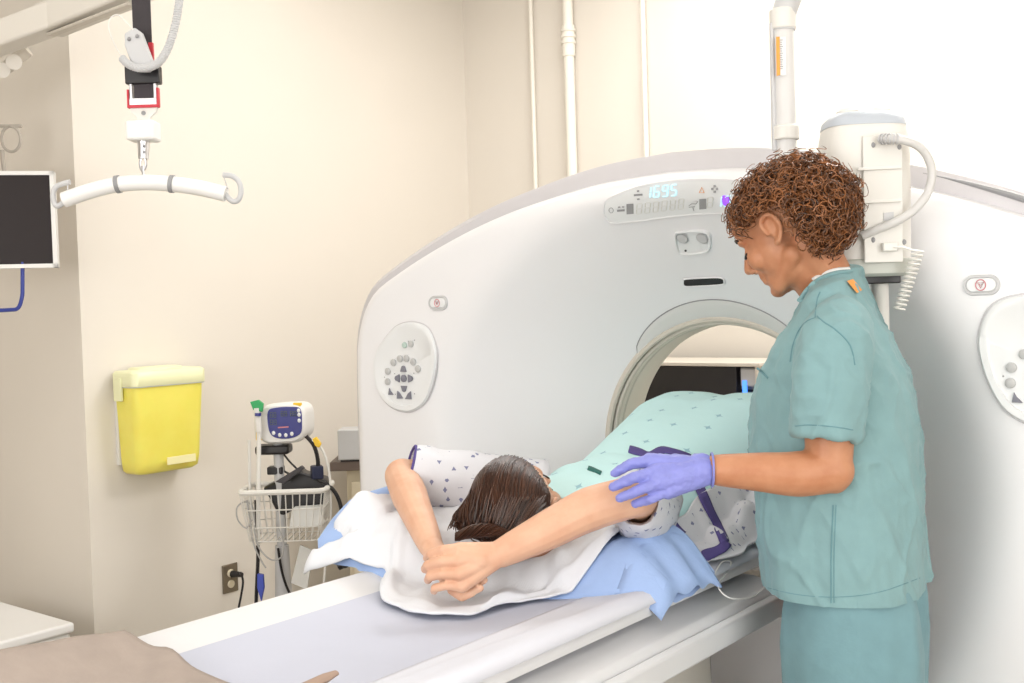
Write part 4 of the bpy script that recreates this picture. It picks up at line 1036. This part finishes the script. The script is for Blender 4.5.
# flat screen
WD = 3.85
root = empty('flat_monitor', P(-30, 268, WD), 'black flat screen monitor in a white frame at the left edge', 'monitor')
w0, h0 = P(-80, 174, WD), P(53.5, 267, WD)
cs = (w0+h0)/2; wid = abs((h0-w0).dot(rh)); hei = abs((h0-w0).z)-.0; mx = Matrix.Translation(cs) @ Matrix.Rotation(YAW+R(14), 4, 'Z')
fr = MB(); bz = .014
for cx, cz, sx, sz in ((0, hei/2-bz/2, wid, bz), (0, -hei/2+bz/2, wid, bz), (-wid/2+bz/2, 0, bz, hei), (wid/2-bz/2, 0, bz, hei)): fr.box((0, 0, 0), (sx, .05, sz), mx=mx @ Matrix.Translation((cx, 0, cz)))
fr.build('screen_frame', mat('monitor_white', (.80, .79, .77), .4), root, smooth=False)
MB().box((0, 0, 0), (wid-.02, .02, hei-.02), mx=mx @ Matrix.Translation((0, -.008, 0))).build('screen', M_screen, root, smooth=False)
MB().box((0, 0, 0), (wid-.03, .03, hei-.03), mx=mx @ Matrix.Translation((0, .02, 0))).build('back_shell', M_offw, root, bevel=.01)
MB().box((0, 0, 0), (.10, .05, .12), mx=mx @ Matrix.Translation((-.1, .055, .03))).build('mount_plate', M_lgrey, root, bevel=.004)
tag(MB().tube(catmull([P(22.5, 262, WD+.02), P(22.5, 285, WD+.02), P(22, 297, WD+.02), P(18, 308, WD+.02), P(8, 310, WD+.02), P(-20, 311, WD+.02)], 5), .007, 8).build('monitor_cable', M_bcab), 'dark blue cable bending below the flat screen', 'cable')
rp = catmull([P(-6, 126, 4.05), P(8, 126, 4.05), P(22, 126, 4.05)], 4)
th = MB().tube([P(11+9.5*math.cos(a), 139+12.5*math.sin(a), 4.05)+fh*(.004*math.sin(a)) for a in [i*math.pi/14-1.57 for i in range(28)]], .0055, 8).tube(rp, .006, 8).tube(catmull([P(2, 150, 4.05), P(3, 162, 4.05), P(5, 174, 4.05)], 4), .008, 8)
tag(th.build('coiled_cable', mat('cable_taupe', (.46, .42, .37), .5)), 'looped grey cable hanging above the flat screen', 'cable')

# ------------------------------------------------------------------ sharps container on the left wall
c0 = PX(157, 423, XL); c0 = PX(149, 423, XL); hz_ = PX(157, 384, XL).z-PX(157, 473, XL).z
root = empty('sharps_container', (XL+.07, c0.y, c0.z-hz_/2), 'yellow sharps container with pale lid on the cream wall', 'sharps container')
def yring(z, hw, dp, r=.03, n=8, x0=.018):
    out = []
    for cx, cy, a0 in ((x0+dp-r, hw-r, 0), (x0+r*.4, hw-r*.4, 90), (x0+r*.4, -hw+r*.4, 180), (x0+dp-r, -hw+r, 270)):
        rr = r if cx > x0+r else r*.4
        for k in range(n): a = R(a0+90*k/(n-1)); out.append(V((XL+cx+rr*math.cos(a), c0.y+cy+rr*math.sin(a), z)))
    return out
zb_, zt_ = c0.z-hz_/2-.005, c0.z+hz_/2
MB().rings([yring(zb_, .125, .105), yring(zb_+.012, .140, .118), yring(zb_+.05, .145, .124), yring(zt_-.05, .158, .138), yring(zt_, .160, .14)]).build('bin_body', M_yellow, root, ang=50)
MB().rings([yring(zt_-.022, .164, .143), yring(zt_-.018, .168, .147), yring(zt_+.030, .168, .147), yring(zt_+.040, .158, .137)]).build('lid', M_ylid, root, ang=50)
MB().rings([yring(zt_+.032, .105, .10), yring(zt_+.046, .100, .095), yring(zt_+.050, .09, .085)]).build('drop_flap', M_ylid, root, ang=50)
MB().tube(yring(zt_-.022, .165, .144), .002, 6, closed=True).build('lid_seam', M_lgrey, root)
MB().box((XL+.165, c0.y+.03, zb_+.045), (.004, .13, .03)).build('label_strip', mat('pale_label', (.88, .82, .45), .6), root, bevel=.001)
for s in (-1, 1): MB().box((XL+.06, c0.y+s*.168, zt_-.03), (.05, .012, .09)).build('side_clip', M_ylid, root, bevel=.003)
MB().box((XL+.009, c0.y, c0.z), (.018, .30, .30)).build('wall_bracket', M_offw, root, bevel=.003)

# ------------------------------------------------------------------ power outlet
o0 = PX(229.5, 578, XL)
root = empty('power_outlet', (XL, o0.y, o0.z), 'brown metal wall outlet below the sharps container', 'outlet')
MB().box((XL+.004, o0.y, o0.z), (.008, .078, .122)).build('cover_plate', M_outlet, root, bevel=.003)
for dz in (.022, -.024): MB().lathe([(.017, 0), (.017, .004), (.015, .006), (.001, .006)], (XL+.008, o0.y, o0.z+dz), V((1, 0, 0)), 20).build('socket', M_ivory, root)
cp = V((XL+.018, o0.y+.006, o0.z+.018))
root = empty('mains_lead', cp, 'black plug and cord hanging from the wall outlet', 'cord')
MB().cyl(cp-V((.008, 0, 0)), cp+V((.045, .012, 0)), .016, .010, n=12).build('plug', M_dk, root)
MB().tube(catmull([cp+V((.04, .01, 0)), PX(241, 573, XL+.09), PX(243, 582, XL+.10), PX(241, 596, XL+.10), PX(238, 615, XL+.10), PX(236, 660, XL+.12), V((XL+.20, o0.y+.1, .012)), V((XL+.4, o0.y+.15, .008))], 6), .0048, 8).build('cord', M_dk, root)

# ------------------------------------------------------------------ vital signs stand
SD = 4.25
def S(px, py, o=0.): return P(px, py, SD-o)
sc = S(281, 520); fl = V((sc.x, sc.y, 0))
root = empty('vital_signs_stand', fl, 'white rolling pole stand with a wire basket by the wall', 'stand')
MB().cyl(V((sc.x, sc.y, .09)), V((sc.x, sc.y, S(275, 440).z)), .019, n=20).build('pole', M_lgrey, root)
MB().tube([V((sc.x, sc.y, .06)), V((sc.x, sc.y, .55))], [.045, .026], 20).build('pole_shroud', M_lgrey, root)
for k in range(5):
    a = k*2*math.pi/5+.3; e_ = fl+V((math.cos(a), math.sin(a), 0))*.25
    MB().tube([fl+Z*.085, e_+Z*.07], [.022, .014], 10).build('base_leg', M_lgrey, root)
    cs_ = MB().lathe([(.024, -.011), (.027, -.008), (.027, .008), (.024, .011)], e_+Z*.028, V((-math.sin(a), math.cos(a), 0)), 16).build('caster', M_dk, root)
# basket: rim, rings and wires
bz_t, bz_b = S(290, 486).z, S(290, 535).z
bc = V((sc.x, sc.y, 0))+rh*.035-fh*.03
def brect(z, hw, hd, r=.03, n=5):
    out = []
    for cx, cy, a0 in ((hw-r, hd-r, 0), (-hw+r, hd-r, 90), (-hw+r, -hd+r, 180), (hw-r, -hd+r, 270)):
        for k in range(n): a = R(a0+90*k/(n-1)); out.append(bc+rh*(cx+r*math.cos(a))+fh*(cy+r*math.sin(a))+Z*z)
    return out
bas = MB().tube(brect(bz_t, .160, .105), .0105, 8, closed=True).build('basket_rim', M_offw, root)
lk = MB()
for t in (.36, .72, 1.0): lk.tube(brect(lerp(bz_t, bz_b, t), .160-.028*t, .105-.022*t), .0026, 6, closed=True)
for k in range(12):
    x = lerp(-.15, .15, k/11)
    for s in (-1, 1): lk.tube([bc+rh*x+fh*(s*.105)+Z*bz_t, bc+rh*(x*.83)+fh*(s*.083)+Z*bz_b], .0022, 5)
    lk.tube([bc+rh*(x*.83)+fh*.083+Z*bz_b, bc+rh*(x*.83)-fh*.083+Z*bz_b], .0022, 5)
for k in range(7):
    y = lerp(-.095, .095, k/6)
    for s in (-1, 1): lk.tube([bc+rh*(s*.16)+fh*y+Z*bz_t, bc+rh*(s*.132)+fh*(y*.8)+Z*bz_b], .0022, 5)
lk.build('basket_wires', M_offw, bas)
for y in (430, 470): MB().box(S(276, y), (.06, .05, .03), YAW).build('clamp', M_dk, root, bevel=.005)
# side rail tube with probe holder
MB().tube([S(259, 428, .08), S(258.5, 480, .10), S(258, 545, .10)], .0085, 8).tube([S(249, 440, .05), S(250, 500, .05), S(252, 520, .05)], .006, 8).build('side_rail', M_offw, root)
# monitor on top
root = empty('vital_signs_monitor', S(285, 446), 'white vital signs monitor with navy front panel on the pole stand', 'monitor')
ma = YAW+R(-8); mf = Matrix.Rotation(ma, 3, 'Z'); mr = mf @ V((1, 0, 0)); mn = mf @ V((0, -1, 0)); mc = S(287, 422)
def Q(x, z, o): return mc+mr*x+Z*(z-.10*0)+mn*o
def mring(o, k, kz): 
    out = []
    for j in range(36):
        q = 2*math.pi*j/36; x = math.copysign(abs(math.cos(q))**.5, math.cos(q)); z = math.copysign(abs(math.sin(q))**.55, math.sin(q)); out.append(Q(x*k, z*kz+.006*math.cos(q), o))
    return out
MB().rings([mring(-.07, .075, .062), mring(-.06, .090, .074), mring(.03, .094, .078), mring(.055, .092, .076), mring(.064, .084, .068)]).build('casing', mat('monitor_casing', (.78, .77, .75), .4), root)
MB().rings([[Q(x*.94-.145+.06, z*.8-.02, o) for x, z in ((-.04, -.06), (.05, -.06), (.05, .06), (-.04, .06))] for o in (-.05, .03)]).build('probe_module', M_offw, root, bevel=.01)
MB().prism([Q(x, z, .031) for x, z in ((-.115, -.065), (-.07, -.065), (-.075, -.035), (-.112, -.035))], mn*.003).build('probe_well', M_yel2, root)
pnl = [(-.062, .045), (-.03, .058), (.03, .060), (.066, .052), (.070, .0), (.064, -.040), (.03, -.058), (-.02, -.060), (-.052, -.046), (-.064, -.01)]
fp = MB().prism([Q(p.x+.012, p.y+.004, .062) for p in catmull([V((a, b, 0)) for a, b in pnl], 4, True)], mn*.006).build('front_panel', M_vblue, root, bevel=.002)
for x, z in ((-.035, .030), (.008, .034), (.045, .034), (-.035, .002)):
    for k in range(2): 
        q = MB()
        for a, b in (((0, 0), (1, 0)), ((0, 1), (1, 1)), ((0, 2), (1, 2)), ((0, 0), (0, 2)), ((1, 0), (1, 2))): q.tube([Q(x+k*.014+a[0]*.009-.006, z+a[1]*.009-.004, .0690), Q(x+k*.014+b[0]*.009-.006, z+b[1]*.009-.004, .0690)], .0012, 4)
        q.build('unlit_segment', M_seg, fp)
for x, z in ((-.036, -.034), (-.012, -.042), (.012, -.043), (.036, -.038), (.066, .050), (.067, .034), (.067, .012)): MB().ell(Q(x+.006, z, .069), (.007, .003, .008), mf, 12, 6).build('panel_key', M_panel, fp)
MB().prism([Q(x, z, .0685) for x, z in ((-.012, -.016), (.03, -.014), (.03, -.009), (-.012, -.011))], mn*.001).build('panel_print', M_pink, fp)
MB().box(Q(.062, .072, .05), (.03, .02, .012), ma).build('yellow_tag', M_yel2, root, bevel=.002)
MB().prism([S(250, 402, .1), S(258, 400, .1), S(263, 404, .1), S(262, 412, .1), S(253, 410, .1)], fh*.02).build('green_probe_cap', M_grn, root, bevel=.002)
MB().cyl(S(257, 408, .09), S(258.5, 432, .09), .014, .012, n=12).build('probe_handle', M_offw, root)
MB().cyl(S(258, 413, .105), S(258, 416, .105), .012, n=12).build('probe_band', M_vblue, root)
MB().box(S(274, 449), (.13, .09, .035), YAW).build('mount_bracket', M_dk, root, bevel=.01)
# things in the basket
cuff = MB().prism([S(x, y, .02) for x, y in ((262, 488), (300, 470), (303, 473), (327, 480), (326, 505), (290, 512), (279, 518), (270, 500))], fh*.09)
tag(cuff.build('pressure_cuff', M_dk, bevel=.012), 'folded black blood pressure cuff filling the wire basket', 'cuff')
tag(MB().prism([S(x, y, .105) for x, y in ((292, 509), (320, 507), (323, 525), (289, 529))], fh*.06).build('supply_box', mat('white_carton', (.80, .80, .78), .6), bevel=.003), 'small white carton lying in the wire basket', 'box')
wl_ = MB().prism([S(x, y, .10) for x, y in ((275, 482), (301, 466), (304, 469), (284, 484))], fh*.03)
tag(wl_.build('cuff_wallet', mat('dark_grey_vinyl', (.035, .03, .035), .5), bevel=.003), 'dark grey flat wallet leaning out of the wire basket', 'wallet')
tag(MB().box(S(317, 472, .05), (.045, .05, .05), YAW+.3).build('cable_connector', mat('dark_navy', (.01, .015, .05), .5), bevel=.006), 'small dark navy connector at the right of the wire basket', 'connector')
def cable(name, pts, r, m, label, o=.06):
    return tag(MB().tube(catmull([S(*p, o) if len(p) == 2 else S(*p) for p in pts], 6), r, 8).build(name, m), label, 'cable')
cable('black_hose', [(306, 436), (314, 446), (318, 462), (317, 478), (327, 484), (336, 494), (341, 508), (341, 524)], .008, M_dk, 'black hose curving from the monitor down the right of the basket')
cable('white_cable', [(309, 440), (318, 444), (326, 458), (330, 480), (331, 505), (330, 525), (325, 570), (323, 600)], .005, M_offw, 'thin white cable with yellow plug running right of the basket')
tag(MB().prism([S(x, y, .10) for x, y in ((312, 439), (316, 437), (321, 444), (319, 448), (315, 446))], fh*.02).build('yellow_plug', M_yel2, bevel=.003), 'yellow cable plug at the lower right of the vital signs monitor', 'plug')
cable('grey_lead', [(252, 520), (246, 528), (238, 520), (237, 508), (244, 502), (252, 506), (254, 520), (256, 540), (262, 552), (272, 560), (282, 556), (283, 540), (278, 528)], .003, mat('lead_grey', (.42, .41, .40), .5), 'thin grey lead coiled at the left of the pole stand', .12)
cable('grey_lead', [(247, 500), (250, 520), (254, 545), (262, 562), (266, 568)], .003, MATS['lead_grey'], 'thin grey lead hanging straight left of the pole stand', .12)
cable('black_cable', [(256, 500), (257, 530), (258, 555), (257, 580), (256, 610), (256, 660)], .007, M_dk, 'thick black cable hanging straight down left of the pole', .08)
cable('black_cable', [(278, 548), (282, 572), (288, 590), (295, 602), (305, 640)], .005, M_dk, 'thin black cable slanting down right of the pole', .04)
cable('basket_wire', [(282, 452), (290, 462), (300, 473), (290, 474), (276, 466)], .004, M_dk, 'short black wire curling behind the basket rim', .0)
cn = MB().prism([S(x, y, .11) for x, y in ((257, 574), (263, 575), (264, 588), (261, 602), (257, 588))], fh*.02)
tag(cn.build('blue_connector', mat('blue_plastic', (.05, .08, .45), .4), bevel=.003), 'small blue plastic connector hanging beside the pole', 'connector')
tag(MB().prism([S(x, y, .06) for x, y in ((300, 545), (313, 551), (307, 590), (291, 583))], fh*.012).build('clear_bag', M_clear, bevel=.002), 'clear plastic sleeve hanging below the basket', 'bag')
tag(MB().cyl(S(338, 566, .1), S(350, 560, .1), .018, n=14).ell(S(344, 563, .1), (.026, .02, .02)).build('rubber_bulb', M_dk), 'black rubber bulb hanging below the white towel flap', 'bulb')

# ------------------------------------------------------------------ counter behind the scanner, with a grey box
q0 = P(330, 462, 4.75); zc = q0.z
root = empty('counter_cabinet', (q0.x+.25, q0.y+.25, 0), 'cream base cabinet with brown top behind the scanner', 'cabinet')
MB().box(V((q0.x, q0.y, zc-.02))+rh*.30+fh*.22, (.60, .46, .04), YAW*0+YAW).build('worktop', M_counter, root, bevel=.004)
MB().box(V((q0.x, q0.y, (zc-.04)/2))+rh*.335+fh*.235, (.54, .41, zc-.04), YAW).build('body', M_cab, root, bevel=.004)
MB().box(V((q0.x, q0.y, (zc-.04)/2))+rh*.335+fh*.022, (.50, .018, zc-.14), YAW).build('door', M_cab, root, bevel=.004)
g0 = P(346, 445, 4.80)
root = empty('grey_box', (g0.x, g0.y, zc), 'grey box on the counter at the scanner\'s left edge', 'box')
MB().box(V((g0.x, g0.y, zc+.008+.065))+rh*.04, (.13, .14, .13), YAW).build('case', M_lgrey, root, bevel=.005)
MB().box(V((g0.x, g0.y, zc+.005))+rh*.04, (.11, .12, .012), YAW).build('foot', M_dk, root)

# ------------------------------------------------------------------ white bin at the lower left
wb = PY(62, 634, 2.02)
root = empty('white_bin', (wb.x-.3, 1.85, 0), 'low white lidded bin against the wall at the lower left', 'bin')
MB().box((wb.x-.31, 1.86, .165), (.60, .40, .33)).build('bin_body', M_offw, root, bevel=.012)
ldd = MB().box((wb.x-.31, 1.86, .348), (.62, .42, .036)).build('lid', mat('bin_lid_white', (.84, .83, .82), .4), root, bevel=.010)
MB().box((wb.x-.33, 1.72, .367), (.34, .012, .003)).build('lid_slot', M_dk, ldd)

# ------------------------------------------------------------------ dark equipment cabinet seen through the bore
k0 = PY(652, 370, 4.1); k1 = PY(757, 367, 4.1)
root = empty('equipment_cabinet', ((k0.x+k1.x)/2, 4.27, 0), 'black equipment cabinet with blue light seen through the scanner bore', 'cabinet')
xa, xb = k0.x-.30, k1.x; zt = k1.z; xm = PY(735, 370, 4.1).x
MB().box(((xa+xm)/2, 4.28, zt/2), (xm-xa, .34, zt)).build('cabinet_body', M_dk, root, bevel=.004)
MB().box(((xa+xb)/2, 4.28, zt+.008), (xb-xa+.02, .36, .016)).build('cabinet_top', M_lip, root, bevel=.003)
MB().box(((xm+xb)/2, 4.30, zt/2), (xb-xm, .30, zt)).build('vent_bay', M_grey, root)
for k in range(16): MB().box(((xm+xb)/2, 4.145, zt-.10-k*.018), (xb-xm-.012, .012, .009)).build('vent_slat', M_dk, root)
MB().box(((xm+xb)/2, 4.14, zt-.045), (xb-xm-.02, .03, .075)).build('control_head', M_lgrey, root, bevel=.006)
MB().box((xb-.006, 4.12, zt/2), (.012, .03, zt)).build('edge_post', M_lip, root)
ld_ = PY(745, 392, 4.125); MB().box((ld_.x, 4.125, ld_.z), (.020, .012, .095)).build('indicator_light', M_bled, root, bevel=.003)
